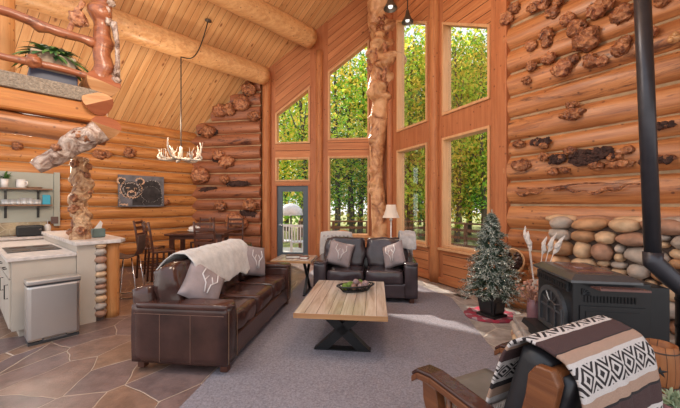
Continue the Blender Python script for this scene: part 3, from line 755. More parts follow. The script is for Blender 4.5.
# burl column on the bar top and the big burl bracket above
BARZ = 1.07
bt = on(80, 4.42)
bm = nb(); z0, z1 = BARZ+.002, 2.22; n = 60; rnd = random.Random(8); lm = []
for k in range(26): a = rnd.uniform(0, 2*PI); z = rnd.uniform(z0+.02, z1); lm.append(((bt.x+.09*math.cos(a), bt.y+.09*math.sin(a), z), rnd.uniform(.06, .12), rnd.uniform(.02, .06)))
tube(bm, [(bt.x+.02*math.sin(i*.2), bt.y, z0+(z1-z0)*i/n) for i in range(n+1)], [.085+.045*max(0, 1-i/9) for i in range(n+1)], 24, nz=.25, nf=7, lumps=lm)
bc = tag(obj('burl_post', bm, 'burl_column', smooth=True), 'lumpy burl-covered post standing on the bar counter beside the tissue box', 'post')
bm = nb()
for k in range(16): a = rnd.uniform(0, 2*PI); lump(bm, (bt.x+.10*math.cos(a), bt.y+.10*math.sin(a), rnd.uniform(z0+.09, z1-.1)), rnd.uniform(.035, .06), 3, .4, 2, seed=k)
obj('burl', bm, 'burl_dark', bc, smooth=True)
bm = nb(); q0 = on(36, 3.75, 0); q0.z = H+(205-168)*3.75/F; q1 = on(101, 4.12, 0); q1.z = 2.50
lm = [(q0.lerp(q1, t)+Vector((rnd.uniform(-.1, .1), -.08, rnd.uniform(-.1, .1))), .11, rnd.uniform(.02, .055)) for t in (.3, .45, .55, .65, .7, .8, .9, .95)]
tube(bm, line(q0, q1, 60), [.08+.045*min(1, i/40) for i in range(61)], 28, nz=.25, nf=6, lumps=lm, seed=3)
bb = tag(obj('burl_beam', bm, 'burl_grey', smooth=True), 'pale weathered burl log bracket slanting under the loft edge', 'beam')
bm = nb(); lump(bm, (q0.lerp(q1, .42)+Vector((.0, -.12, .02))), .05, 3, .4, seed=2); lump(bm, (q0.lerp(q1, .75)+Vector((0, -.12, .03))), .07, 3, .5, seed=5); lump(bm, (q0.lerp(q1, .85)+Vector((.02, -.12, -.05))), .05, 3, .5, seed=6)
obj('knot', bm, 'burl_dark', bb, smooth=True)

# ------------------------------------------------------------------ kitchen
KU = Vector((math.sin(R(40)), math.cos(R(40)), 0)); KV = Vector((-math.cos(R(40)), math.sin(R(40)), 0))   # KV runs into the kitchen
K0 = Vector((-3.37, 4.1, 0)); krz = math.atan2(KU.y, KU.x)   # local x = KU, local y = KV
pen = thing('kitchen_peninsula', 'pale painted kitchen peninsula with stone worktop and drawers at left', 'counter', K0, krz)
b = nb(); box(b, -.585, -.002, .03, 2.5, .09, .90); box(b, -.52, -.002, .08, 2.5, 0, .09); obj('body', b, 'cabinet_paint', pen, bevel=.004)
b = nb(); box(b, -.63, -.002, 0, 2.5, .90, .94); obj('worktop', b, 'counter_stone', pen, bevel=.005)
for k in range(4):
    y0 = .06+k*.6
    dr = nb(); box(dr, -.605, -.586, y0, y0+.56, .70, .87); o = obj('drawer', dr, 'cabinet_paint', pen, bevel=.004)
    hd = nb(); tube(hd, [(-.606, y0+.2, .79), (-.635, y0+.2, .79), (-.635, y0+.36, .79), (-.606, y0+.36, .79)], .006, 6); obj('handle', hd, 'handle_black', o)
    dr = nb(); box(dr, -.605, -.586, y0, y0+.56, .12, .68); o = obj('cabinet_door', dr, 'cabinet_paint', pen, bevel=.004)
    hd = nb(); tube(hd, [(-.606, y0+.08, .46), (-.635, y0+.08, .46), (-.635, y0+.08, .62), (-.606, y0+.08, .62)], .006, 6); obj('handle', hd, 'handle_black', o)
bar = thing('breakfast_bar', 'raised breakfast bar with cobble end and pale stone top', 'counter', K0, krz)
b = nb(); box(b, 0, .20, .0, 2.5, 0, 1.03); obj('knee_wall', b, 'cabinet_paint', bar)
b = nb(); prism(b, [Vector(p) for p in ((-.03, -.05, 1.03), (.47, -.05, 1.03), (.56, .08, 1.03), (.56, 2.5, 1.03), (-.03, 2.5, 1.03))], (0, 0, .05)); fixn(b); obj('bar_top', b, 'counter_stone', bar, bevel=.006)
b = nb(); box(b, .20, .30, .04, 2.5, 0, 1.03); obj('stone_backing', b, 'mortar', bar)
b = nb(); rnd = random.Random(12); z = .06; i = 0
while z < .99:
    hh = rnd.uniform(.045, .075)
    if z+hh > 1.02: hh = max(.02, 1.02-z)
    lump(b, (.25, .02, z+hh*.6), 1, 3, .12, 1.4, (.07, .07, hh*.85), seed=i, mi=i % 4)
    y = .12
    while y < 1.2: lump(b, (.30, y, z+hh*.6), 1, 2, .12, 1.4, (.05, .08, hh*.85), seed=i+9, mi=(i+int(y*9)) % 4); y += .15
    z += hh*1.55; i += 1
obj('cobble_facing', b, ['stone_plum', 'stone_grey', 'stone_tan', 'stone_grey'], bar, smooth=True)
b = nb(); tube(b, line((.405, .10, 0), (.405, .10, 1.03), 10), .085, 16, nz=.03, nf=3); obj('support_post', b, 'log_post', bar, smooth=True)
# worktop hob (glass)
def kp(x, y, z=0): p = K0+KU*x+KV*y; return Vector((p.x, p.y, z))
b = nb(); box(b, -.26, .26, -.38, .38, 0, .008); o = tag(obj('cooktop', b, 'steel_dark', loc=kp(-.32, .95, .941), rz=krz), 'black glass cooktop set on the lower kitchen worktop', 'cooktop')
for x, y in ((-.12, -.2), (.12, -.2), (-.12, .2), (.12, .2)):
    b = nb(); lathe(b, [(.09, .008), (.09, .011), (.07, .011), (.0, .011)], 20, c=(x, y, 0)); obj('burner', b, 'grille', o)
# tissue box
tb = on(98, 4.68, BARZ+.012); t = thing('tissue_box', 'square teal tissue box with a tissue pulled up on the bar', 'tissue box', tb, krz)
b = nb(); box(b, -.075, .075, -.075, .075, 0, .125); obj('box', b, 'tissue_teal', t, bevel=.012)
b = nb(); prism(b, [Vector(p) for p in ((-.05, 0, .12), (.04, 0, .12), (.06, .01, .2), (.03, .0, .24), (.0, .0, .19))], (0, .012, 0)); fixn(b); obj('tissue', b, 'white_ceramic', t)
# trash can
tc0 = on(53, 3.72); tr = thing('trash_can', 'stainless steel pedal bin standing before the kitchen peninsula end', 'bin', (tc0.x-.02, tc0.y+.02, 0), krz)
b = nb(); box(b, -.23, .23, -.13, .13, .03, .66); obj('body', b, 'steel', tr, bevel=.035)
b = nb(); box(b, -.235, .235, -.135, .135, .665, .71); obj('lid', b, 'steel', tr, bevel=.01)
b = nb(); box(b, -.232, .232, -.132, .132, .65, .668); obj('lid_seal', b, 'steel_dark', tr)
b = nb(); box(b, -.22, .22, -.12, .12, 0, .03); obj('base', b, 'steel_dark', tr)
b = nb(); tube(b, [(-.10, -.13, .045), (-.10, -.17, .045), (.10, -.17, .045), (.10, -.13, .045)], .009, 8); obj('pedal', b, 'steel_dark', tr)
# kitchen wall panel
Wd = (P0-W0).normalized(); sP = lambda px: hit(W0, P0, px)
wrz = wang(W0, P0)
def onwall(s, y, z): return wpt(W0, P0, s, y, z)
s0, s1 = sP(0)-1.3, sP(58.5)
kpn = thing('kitchen_wall_panel', 'grey-green painted panel with tan stone backsplash on the log wall', 'wall panel', onwall(s0, -.17, 0), wrz)
Lp = s1-s0
b = nb(); box(b, 0, Lp-.11, -.03, .0, 1.20, 2.22); obj('panel', b, 'panel_paint', kpn)
b = nb(); box(b, Lp-.10, Lp, -.05, .0, 1.1, 2.25); box(b, Lp-.108, Lp-.10, -.03, 0, 1.2, 2.22); obj('end_trim', b, 'panel_paint', kpn, bevel=.006)
b = nb(); box(b, 0, Lp-.22, -.035, .0, .94, 1.198); obj('backsplash', b, 'backsplash', kpn)
b = nb(); box(b, Lp-.15, Lp-.03, -.06, -.05, 1.15, 1.30); box(b, Lp-.125, Lp-.10, -.066, -.06, 1.19, 1.26); obj('outlet', b, 'book_brown', kpn, bevel=.003)
bkc = thing('kitchen_counter', 'long low kitchen counter against the painted wall panel', 'counter', onwall(s0, -.21, 0), wrz)
b = nb(); box(b, 0, Lp-.1, -.55, 0, 0, .89); obj('body', b, 'cabinet_paint', bkc)
b = nb(); box(b, 0, Lp-.08, -.58, 0, .89, .93); obj('worktop', b, 'counter_stone', bkc, bevel=.005)
def shelf(zz, label):
    t = thing('wall_shelf', label, 'shelf', onwall(s0, -.205, zz), wrz)
    b = nb(); box(b, .2, sP(50)-s0, -.20, 0, 0, .03); obj('board', b, 'shelf_wood', t, bevel=.003)
    for px in (5, 37):
        s = sP(px)-s0; b = nb(); box(b, s-.02, s+.02, -.02, 0, -.24, -.001); box(b, s-.02, s+.02, -.17, -.02, -.03, -.001); obj('bracket', b, 'handle_black', t)
shelf(1.86, 'dark wood wall shelf with mugs, upper of the two'); shelf(1.53, 'dark wood wall shelf with glassware, lower of the two')
def shpt(px, z, y=-.31): p = onwall(sP(px), y, z); return p
# shelf contents
t = thing('potted_plant', 'small sprigs in a white pot on the upper kitchen shelf', 'plant', shpt(4, 1.891))
b = nb(); lathe(b, [(.05, 0), (.055, .17), (.045, .17), (0, .16)], 16); obj('pot', b, 'white_ceramic', t, smooth=True)
obj('foliage', fronds(24, .24, 3, (0, 0, .16), .3, .016, (.3, 1.3), 2), ['leaf_dark', 'leaf_mid'], t)
def mug(px, z, r, hgt, label, mat='white_ceramic', grp=None):
    t = thing('mug', label, 'mug', shpt(px, z), 0, grp)
    b = nb(); lathe(b, [(r*.8, 0), (r, .02), (r, hgt), (r*.9, hgt), (r*.85, .03), (0, .02)], 18); obj('cup', b, mat, t, smooth=True)
    b = nb(); tube(b, [(r*.9, 0, hgt*.8), (r*1.6, 0, hgt*.75), (r*1.7, 0, hgt*.45), (r*.9, 0, hgt*.2)], .012, 8); obj('handle', b, mat, t, smooth=True)
mug(20, 1.891, .075, .17, 'large white mug on the upper kitchen shelf')
b = nb(); lathe(b, [(.10, 0), (.13, .02), (.12, .025), (0, .012)], 18); tag(obj('plate', b, 'shelf_wood', smooth=True, loc=shpt(33, 1.891)), 'flat brown dish on the upper kitchen shelf', 'plate')
gp = None
for k in range(13):
    px = 3+k*2.9
    tall = .13 if 5 < k < 10 else .10
    if gp is None:
        b = nb(); lathe(b, [(.025, 0), (.032, .02), (.036, 1), (.032, 1), (.026, .08), (0, .05)], 12)
        gp = tag(obj('drinking_glass', b, 'clear_glassware', smooth=True), 'small clear drinking glass in the row on the lower kitchen shelf', 'glass', 'drinking glasses on the lower shelf'); g_ = gp
    else: g_ = gp.copy(); col.objects.link(g_)
    g_.location = shpt(px, 1.561, -.30-.03*(k % 2)); g_.scale = (1, 1, tall)
b = nb(); box(b, -.06, .06, -.04, .04, 0, .2); tag(obj('blue_carton', b, 'blue_box', loc=shpt(44.5, 1.561), rz=wrz, bevel=.006), 'bright blue carton at the right end of the lower shelf', 'box')
t = thing('toaster', 'black toaster on the kitchen counter before the stone backsplash', 'toaster', wpt(W0, P0, sP(28), -.45, .931), wrz)
b = nb(); box(b, -.20, .20, -.11, .11, .0, .21); obj('body', b, 'planter_black', t, bevel=.03)
b = nb(); box(b, -.14, .14, -.05, -.02, .205, .214); box(b, -.14, .14, .02, .05, .205, .214); obj('slots', b, 'steel_dark', t)
b = nb(); tube(b, [(.14, -.11, .13), (.14, -.14, .13)], .018, 10); obj('lever', b, 'chrome', t)
t = thing('soap_dispenser', 'white soap dispenser at the right end of the kitchen counter', 'soap dispenser', wpt(W0, P0, sP(45.5), -.34, .931), 0)
b = nb(); lathe(b, [(.05, 0), (.055, .02), (.055, .18), (.03, .22), (0, .22)], 16); obj('bottle', b, 'white_ceramic', t, smooth=True)
b = nb(); tube(b, [(0, 0, .215), (0, 0, .30), (-.06, 0, .30)], .01, 8); obj('pump', b, 'steel', t)

# ------------------------------------------------------------------ bear picture
sa1, sb1 = sP(116), sP(161); mid = (sa1+sb1)/2; hw = (sb1-sa1)/2
pic = thing('bear_painting', 'dark canvas painting of a bear with glowing outlines on the log wall', 'painting', onwall(mid, -.17, 1.90), wrz)
b = nb(); box(b, -hw, hw, -.04, 0, -.39, .39); obj('canvas', b, 'canvas_dark', pic)
def blob(pts, m, y, nm):
    b = nb(); prism(b, [Vector((x, y, z)) for x, z in pts], (0, -.002, 0)); fixn(b); obj(nm, b, m, pic)
SM = ['paint_glow']
def stroke(b, pts, w, jit=.012, y=-.043, seed=1, close=False):
    rnd = random.Random(seed); P_ = []; b = nb(); jit = min(jit, .015)
    for i in range(len(pts)-1):
        for k in range(6): t = k/6; P_.append(Vector(pts[i]).lerp(Vector(pts[i+1]), t))
    P_.append(Vector(pts[-1]))
    for i, p in enumerate(P_):
        q = p+Vector((rnd.uniform(-jit, jit), rnd.uniform(-jit, jit))); s = w*rnd.uniform(.5, 1.3); a = rnd.uniform(0, PI)
        vs = [b.verts.new((q.x+s*math.cos(a+j*PI/2)*(1.6 if j % 2 else .7), y-.0005*(i % 3), q.y+s*math.sin(a+j*PI/2)*(1.6 if j % 2 else .7))) for j in range(4)]
        b.faces.new(vs)
    obj('outline_stroke', b, SM[0], pic)
def circ(cx, cy, rx, ry, a0=0, a1=360, n=14): return [(cx+rx*math.cos(R(a0+(a1-a0)*i/n)), cy+ry*math.sin(R(a0+(a1-a0)*i/n))) for i in range(n+1)]
b = nb(); k = hw
hx = -.36*k/.5
_st = stroke; sc_b = lambda p: (hx+.13+(p[0]-hx-.10)*1.1, -.02+(p[1])*1.02)
stroke = lambda b, pts, w, *a, **kw: _st(b, [sc_b(p) for p in pts], w, *a, **kw)
bodyp = [sc_b(p) for p in [(hx+.12, -.33), (hx+.12, .1), (hx+.33, .24), (hx+.5, .30), (hx+.66, .26), (hx+.70, .14), (hx+.735, -.1), (hx+.72, -.33)]]
blob(bodyp, 'bear_paint', -.0401, 'bear_body')
blob([sc_b(p) for p in circ(hx+.10, .04, .20, .21, 0, 350, 24)], 'bear_paint', -.0405, 'bear_head')
blob([sc_b(p) for p in circ(hx-.09, .23, .07, .07, 0, 340, 14)], 'bear_paint', -.0403, 'bear_ear'); blob([sc_b(p) for p in circ(hx+.28, .24, .07, .07, 0, 340, 14)], 'bear_paint', -.0403, 'bear_ear')
stroke(b, [(-.46, -.31), (-.40, -.30), (-.34, -.32)], .02, seed=21); stroke(b, [(hx-.02, .2), (hx+.1, .22), (hx+.22, .2)], .007, seed=22); stroke(b, [(hx+.03, -.01), (hx+.05, .1)], .007, seed=23); stroke(b, [(hx+.17, -.01), (hx+.15, .1)], .007, seed=24)
stroke(b, circ(hx+.10, .06, .21, .22, 130, 400), .010); stroke(b, circ(hx-.09, .25, .075, .075, 20, 240), .012, seed=2); stroke(b, circ(hx+.27, .26, .08, .075, -60, 170), .012, seed=3)
stroke(b, circ(hx+.10, -.06, .085, .08, 0, 360), .010, seed=4); stroke(b, circ(hx+.10, .0, .035, .02, 0, 360, 8), .008, seed=5)
stroke(b, [(hx+.0, .08), (hx+.04, .09)], .010, seed=6); stroke(b, [(hx+.16, .09), (hx+.2, .08)], .010, seed=7)
stroke(b, [(hx-.10, .0), (hx-.14, -.15), (hx-.12, -.33)], .012, .02, seed=8)
SM[0] = 'paint_pale'; stroke(b, [(hx+.33, .24), (hx+.5, .30), (hx+.66, .28), (hx+.70, .16), (hx+.74, -.1), (hx+.73, -.33)], .012, .02, seed=9); stroke(b, circ(hx+.10, .06, .16, .16, 0, 360), .012, .03, seed=11)
stroke(b, circ(hx+.5, -.05, .2, .2, 20, 330), .006, .05, seed=12); stroke(b, [(hx+.3, -.1), (hx+.34, -.33)], .008, .02, seed=10)

# ------------------------------------------------------------------ bar stool
st = thing('bar_stool', 'brown moulded bar stool with thin chrome sled legs at the breakfast bar', 'stool', (-3.62, 5.45, 0), R(-78))
b = nb()
prof = [(-.19, .70), (-.08, .66), (.08, .66), (.17, .70), (.21, .80), (.225, .93), (.23, 1.04)]
for i in range(len(prof)-1):
    (y0, z0_), (y1, z1_) = prof[i], prof[i+1]
    w0 = .2-.05*(i/6); w1 = .2-.05*((i+1)/6)
    prism(b, [Vector((-w0, y0, z0_)), Vector((w0, y0, z0_)), Vector((w1, y1, z1_)), Vector((-w1, y1, z1_))], (0, -.012 if i > 3 else 0, .016 if i <= 3 else .005))
fixn(b); obj('seat', b, 'stool_brown', st, smooth=False, bevel=.004)
for s in (-1, 1):
    b = nb(); tube(b, [(s*.15, -.12, .67), (s*.19, -.19, .03), (s*.19, -.17, .012), (s*.19, .19, .012), (s*.19, .21, .03), (s*.15, .12, .67)], .011, 8); obj('leg', b, 'chrome', st, smooth=True)
b = nb(); tube(b, [(-.178, -.165, .25), (.178, -.165, .25)], .009, 8); obj('footrest', b, 'chrome', st)

# ------------------------------------------------------------------ dining set
trz = R(8)
dt = thing('dining_table', 'dark polished counter-height dining table in the far left corner', 'table', (-3.20, 7.35, 0), trz)
b = nb(); box(b, -.62, .62, -.45, .45, .89, .93); obj('tabletop', b, 'dark_wood', dt, bevel=.008)
b = nb(); box(b, -.54, .54, -.38, .38, .80, .89); obj('apron', b, 'dark_wood', dt)
for x in (-.5, .5):
    for y in (-.34, .34): b = nb(); box(b, x-.045, x+.045, y-.045, y+.045, 0, .80); obj('leg', b, 'dark_wood', dt, bevel=.006)
def make_dchair():
    t = thing('dining_chair', 'dark', 'chair', (0, 0, 0), 0, 'tall ladder-back dining chairs round the dark table')
    b = nb(); box(b, -.21, .21, -.2, .2, .60, .64); obj('seat', b, 'dark_wood', t, bevel=.01)
    for x in (-.19, .19):
        b = nb(); tube(b, [(x, .18, 0), (x, .18, .62)], .022, 8); obj('leg', b, 'dark_wood', t)
        b = nb(); tube(b, [(x, -.22, 0), (x, -.19, .62), (x, -.24, 1.0), (x, -.28, 1.22)], .022, 8); obj('leg', b, 'dark_wood', t, smooth=True)
    for z in (.78, .92, 1.06, 1.17):
        y = -.19-(z-.62)*.15; b = nb(); box(b, -.19, .19, y-.012, y+.012, z-.028, z+.028); obj('slat', b, 'dark_wood', t, bevel=.004)
    for z in (.2, .35):
        b = nb(); tube(b, [(-.19, .18, z), (.19, .18, z)], .012, 6); tube(b, [(-.19, -.2, z), (-.19, .18, z)], .012, 6); tube(b, [(.19, -.2, z), (.19, .18, z)], .012, 6); obj('stretcher', b, 'dark_wood', t)
    return t
c0 = make_dchair(); c0.location = (-3.62, 6.5, 0); c0.rotation_euler = (0, 0, R(-48)); c0['label'] = 'dark ladder-back chair pulled out at the near left corner of the table'
dup(c0, (-2.72, 6.62, 0), R(4), 'dark ladder-back chair with its back to us at the table, nearest the sofa')
dup(c0, (-4.12, 7.0, 0), R(-80), 'dark ladder-back chair at the left end of the dining table')
dup(c0, (-3.50, 8.12, 0), R(176), 'dark ladder-back chair on the far side of the table, left one')
dup(c0, (-2.72, 8.15, 0), R(185), 'dark ladder-back chair on the far side of the table, right one by the red logs')
t = thing('table_centrepiece', 'low white centrepiece dish heaped with pale ornaments on the dining table', 'centrepiece', (-3.32, 7.3, .931))
b = nb(); lathe(b, [(.08, 0), (.16, .05), (.15, .055), (0, .02)], 18); obj('dish', b, 'white_ceramic', t, smooth=True)
for i, (x, y) in enumerate(((-.08, 0), (.08, .01), (0, .07), (0, -.07), (.01, 0))):
    b = nb(); lump(b, (x, y, .085+(.05 if i == 4 else 0)), .05, 2, .15, seed=i); obj('ornament', b, 'white_ceramic', t, smooth=True)
t = thing('wooden_candlestick', 'turned reddish wooden candlestick standing on the dining table', 'candlestick', (-3.05, 7.52, .931))
b = nb(); lathe(b, [(.06, 0), (.05, .03), (.02, .06), (.035, .14), (.015, .2), (.03, .27), (.045, .33), (0, .33)], 16); obj('stem', b, 'chair_wood', t, smooth=True)

# ------------------------------------------------------------------ sofas
def make_sofa(name, label, n, L, mat, loc, rz, nails=False):
    t = thing(name, label, 'sofa', (loc[0], loc[1], CZ), rz)
    D = .95 if n == 2 else .96; aw = .20; hl = L/2; y0 = -D/2; y1 = D/2
    b = nb(); box(b, -hl+aw-.02, hl-aw+.02, y0+.04, y1-.06, .07, .30); obj('base', b, mat, t, bevel=.02)
    for s in (-1, 1):
        b = nb(); x0, x1 = sorted((s*hl, s*(hl-aw)))
        puff(b, ((x0+x1)/2, 0, .345), (aw, D, .55), .09, 8); 
        o = obj('arm', b, mat, t, smooth=True)
        b = nb(); puff(b, ((x0+x1)/2, -.02, .605), (aw+.02, D-.02, .055), .25, 6); obj('arm_pad', b, mat, o, smooth=True)
        if nails:
            b = nb()
            for k in range(60): lump(b, (x0+.012, y0-.002, .1+k*.008), .0055, 1, 0)
            obj('nailhead_trim', b, 'nail_brass', o, smooth=True); b = nb()
            for k in range(60): lump(b, (x1-.012, y0-.002, .1+k*.008), .0055, 1, 0)
            obj('nailhead_trim', b, 'nail_brass', o, smooth=True)
        b = nb()
        for y in (-.12, .18): box(b, s*hl-.003 if s > 0 else -hl-.003, s*hl+.003 if s > 0 else -hl+.003, y-.002, y+.002, .09, .53)
        box(b, s*hl-.003 if s > 0 else -hl-.003, s*hl+.003 if s > 0 else -hl+.003, y0+.04, y1-.04, .53, .534)
        obj('seam', b, 'seam', o)
        for y in (y0+.07, y1-.07):
            b = nb(); box(b, s*(hl-.09)-.035, s*(hl-.09)+.035, y-.035, y+.035, 0, .085); obj('foot', b, 'dark_wood', t, bevel=.006)
    b = nb(); rot = Matrix.Rotation(R(-8), 3, 'X'); puff(b, (0, y1-.10, .44), (L-.05, .17, .64), .08, 8, rot); obj('back_frame', b, mat, t, smooth=True)
    cw = (L-2*aw)/n
    for i in range(n):
        x = -hl+aw+cw*(i+.5); bw_ = (L-.16)/n; bx = -hl+.08+bw_*(i+.5)
        b = nb(); puff(b, (x, -.12, .385), (cw-.008, D-.26, .21), .22, 9, wr=.015, seed=i*3); obj('seat_cushion', b, mat, t, smooth=True)
        b = nb(); puff(b, (bx, .19, .70), (bw_-.004, .26, .54), .34, 10, Matrix.Rotation(R(-14), 3, 'X'), wr=.03, seed=i*5+1); obj('back_cushion', b, mat, t, smooth=True)
    b = nb(); box(b, -hl+aw, hl-aw, y0+.02, y0+.05, .08, .285); obj('front_rail', b, mat, t, bevel=.012)
    return t
SL = (-1.36, 4.02); SR = R(90+AX)
make_sofa('leather_sofa', 'long dark brown leather three-seat sofa seen end-on at left, nailhead arms', 3, 2.2, 'leather_brown', SL, SR, True)
LL = (.441, 5.51); LRz = R(AX)
make_sofa('leather_loveseat', 'dark leather two-seat loveseat facing the camera behind the coffee table', 2, 1.65, 'leather_dark', LL, LRz)
def loc2w(o, rz, p): c, s = math.cos(rz), math.sin(rz); return Vector((o[0]+p[0]*c-p[1]*s, o[1]+p[0]*s+p[1]*c, p[2]))
def antler_motif(b, y=-.0, sc=1, z0=0):
    for s in (-1, 1):
        tube(b, [(s*.015, y, -.12*sc+z0), (s*.03, y, -.02*sc+z0), (s*.09*sc, y, .05*sc+z0), (s*.075*sc, y, .13*sc+z0)], .007, 6)
        tube(b, [(s*.05*sc, y, .0+z0), (s*.02, y, .07*sc+z0)], .005, 6)
def throw_pillow(base, rz, p, tilt, spin, label, w=.46, turn=0, grp='grey throw pillows with stag motif'):
    q = loc2w(base, rz, p); t = thing('throw_pillow', label, 'pillow', q, rz+turn, grp)
    o = obj('cushion', pillow_bm(w, w, .17, seed=p[0]), 'pillow_grey', t, smooth=True)
    o.location = (0, 0, w/2*1.02*max(abs(math.cos(spin)), .7)+.06*abs(math.sin(spin)))
    o.rotation_euler = (tilt, spin, 0)
    b = nb(); antler_motif(b, -.086, 1.05); m = obj('stag_motif', b, 'pillow_pattern', o, smooth=True)
throw_pillow(LL, LRz, (-.43, -.10, .49), R(-22), R(14), 'grey throw pillow with a white antler motif at the left end of the loveseat', .43, R(6))
throw_pillow(LL, LRz, (.47, -.10, .49), R(-20), R(-22), 'grey throw pillow at the right end of the loveseat, turned inwards', .42, R(-30))
throw_pillow(SL, SR, (-.70, -.02, .49), R(-40), R(38), 'grey throw pillow lying tilted at the near end of the long sofa', .46, R(-42))
throw_pillow(SL, SR, (.67, -.02, .49), R(-18), R(14), 'grey throw pillow propped at the far end of the long sofa', .46, R(-28))
# plush throw over the long sofa back
def drape(name, label, mat, base, rz, x0, x1, path, seed, nx=34, amp=.02, hem=.08, group=None, thick=.02):
    bm = nb(); n = len(path); g = []
    cum = [0]
    for i in range(1, n): cum.append(cum[-1]+(Vector(path[i])-Vector(path[i-1])).length)
    N = 30
    def at(s):
        s *= cum[-1]
        for i in range(1, n):
            if s <= cum[i]+1e-9:
                t = (s-cum[i-1])/(cum[i]-cum[i-1]); return Vector(path[i-1]).lerp(Vector(path[i]), t)
        return Vector(path[-1])
    for i in range(nx+1):
        row = []; x = x0+(x1-x0)*i/nx; e0 = hem*noise.noise(Vector((x*4, seed, 0)))+hem*.3*noise.noise(Vector((x*13, seed, 0)))
        for j in range(N+1):
            s = j/N; s2 = min(1, max(0, s*(1+(e0 if s > .5 else 0))-e0*0)) if True else s
            s2 = max(0, min(1, .5+(s-.5)*(1-hem*1.2+e0)))
            p = at(s2); w = amp*noise.noise(Vector((x*6, s*5, seed)))+amp*.6*noise.noise(Vector((x*15, s*9, seed)))
            row.append(bm.verts.new((x+.01*noise.noise(Vector((s*7, x, seed))), p.x+w*.5, p.y+abs(w))))
        g.append(row)
    for i in range(nx):
        for j in range(N): bm.faces.new((g[i][j], g[i+1][j], g[i+1][j+1], g[i][j+1]))
    fixn(bm)
    o = obj(name, bm, mat, smooth=True, loc=(base[0], base[1], CZ), rz=rz)
    so = o.modifiers.new('solid', 'SOLIDIFY'); so.thickness = thick; so.offset = 1
    ss = o.modifiers.new('sub', 'SUBSURF'); ss.levels = 1; ss.render_levels = 1
    return tag(o, label, 'blanket', group)
drape('plush_throw', 'cream plush throw spread over the back cushions of the long sofa', 'plush_white', SL, SR, -.72, .66,
      [(-.07, .50), (-.02, .62), (.03, .80), (.08, .93), (.17, 1.015), (.29, 1.02), (.40, .94), (.50, .83), (.525, .6), (.53, .4)], 2, amp=.03, hem=.16)
drape('knitted_throw', 'fluffy grey throw hanging over the right back corner of the loveseat', 'plush_grey', LL, LRz, .58, .86,
      [(-.03, .70), (.03, .86), (.10, 1.0), (.22, 1.06), (.36, 1.02), (.49, .92), (.525, .6), (.53, .42)], 5, nx=14, amp=.03, hem=.1)

# ------------------------------------------------------------------ coffee table
CT = (.078, 3.87); cz_ = CZ
ct = thing('coffee_table', 'rectangular light plank coffee table on black X-shaped metal legs', 'table', (CT[0], CT[1], CZ), R(AX))
b = nb(); box(b, -.467, .467, -.71, .71, .405, .455); obj('tabletop', b, 'table_wood', ct, bevel=.004)
b = nb(); box(b, -.471, .471, -.714, -.7095, .403, .453); obj('edge_band', b, 'table_edge', ct)
def xframe(b, y, w=.30, h=.40, t=.045, dp=.10):
    for s in (-1, 1):
        prism(b, [Vector((-s*w, y-dp/2, 0)), Vector((-s*(w-.14), y-dp/2, 0)), Vector((s*w*.88, y-dp/2, h)), Vector((s*(w*.88-.14), y-dp/2, h))], (0, dp, 0))
for y in (-.45, .45):
    b = nb(); xframe(b, y, dp=.09 if y < 0 else .085); box(b, -.3, .3, y-.05, y+.05, 0, .012); box(b, -.27, .27, y-.05, y+.05, .393, .405); fixn(b)
    obj('leg', b, 'metal_black', ct)
# bowl
bw = loc2w(CT, R(AX), (.10, .18, .455+CZ+.001)); t = thing('wire_bowl', 'oblong black openwork bowl of moss and twig balls on the coffee table', 'bowl', bw, R(AX+25))
b = nb(); 
def oval(b, rx, ry, z, r): tube(b, [(rx*math.cos(2*PI*k/28), ry*math.sin(2*PI*k/28), z) for k in range(29)], r, 6, caps=False)
oval(b, .245, .13, .075, .010); oval(b, .17, .08, .01, .010)
for k in range(22):
    a = 2*PI*k/22; tube(b, [(.17*math.cos(a), .08*math.sin(a), .01), (.235*math.cos(a), .122*math.sin(a), .072)], .006, 5)
lathe(b, [(1, .004), (1, .010), (0, .010)], 24, sx=.17, sy=.08); obj('bowl', b, 'metal_black', t)
for i, (x, y, z, r, m) in enumerate([(-.14, 0, .06, .045, 'ball_green'), (-.05, .04, .07, .045, 'ball_green'), (-.05, -.045, .065, .042, 'ball_brown'), (.04, .02, .07, .05, 'ball_brown'), (.04, -.06, .066, .036, 'ball_plum'), (.13, .0, .07, .05, 'ball_plum'), (-.10, -.03, .09, .036, 'ball_green'), (.08, .05, .085, .04, 'ball_green'), (.0, -.01, .115, .038, 'ball_plum')]):
    b = nb(); lump(b, (x, y, z), r, 3, .08, 5, seed=i); o = obj('decor_ball', b, m, smooth=True, loc=bw, rz=R(AX+25))
    tag(o, ['mossy green ball at the left end of the black bowl', 'mossy green ball behind the centre of the black bowl', 'brown twig ball at the front left of the black bowl', 'brown twig ball in the middle of the black bowl', 'small plum twig ball at the front of the black bowl', 'plum-grey twig ball at the right end of the black bowl', 'small green ball resting on the left balls in the bowl', 'green ball behind the right end of the bowl', 'plum ball on top of the heap in the bowl'][i], 'decor ball', 'decor balls in the black bowl')

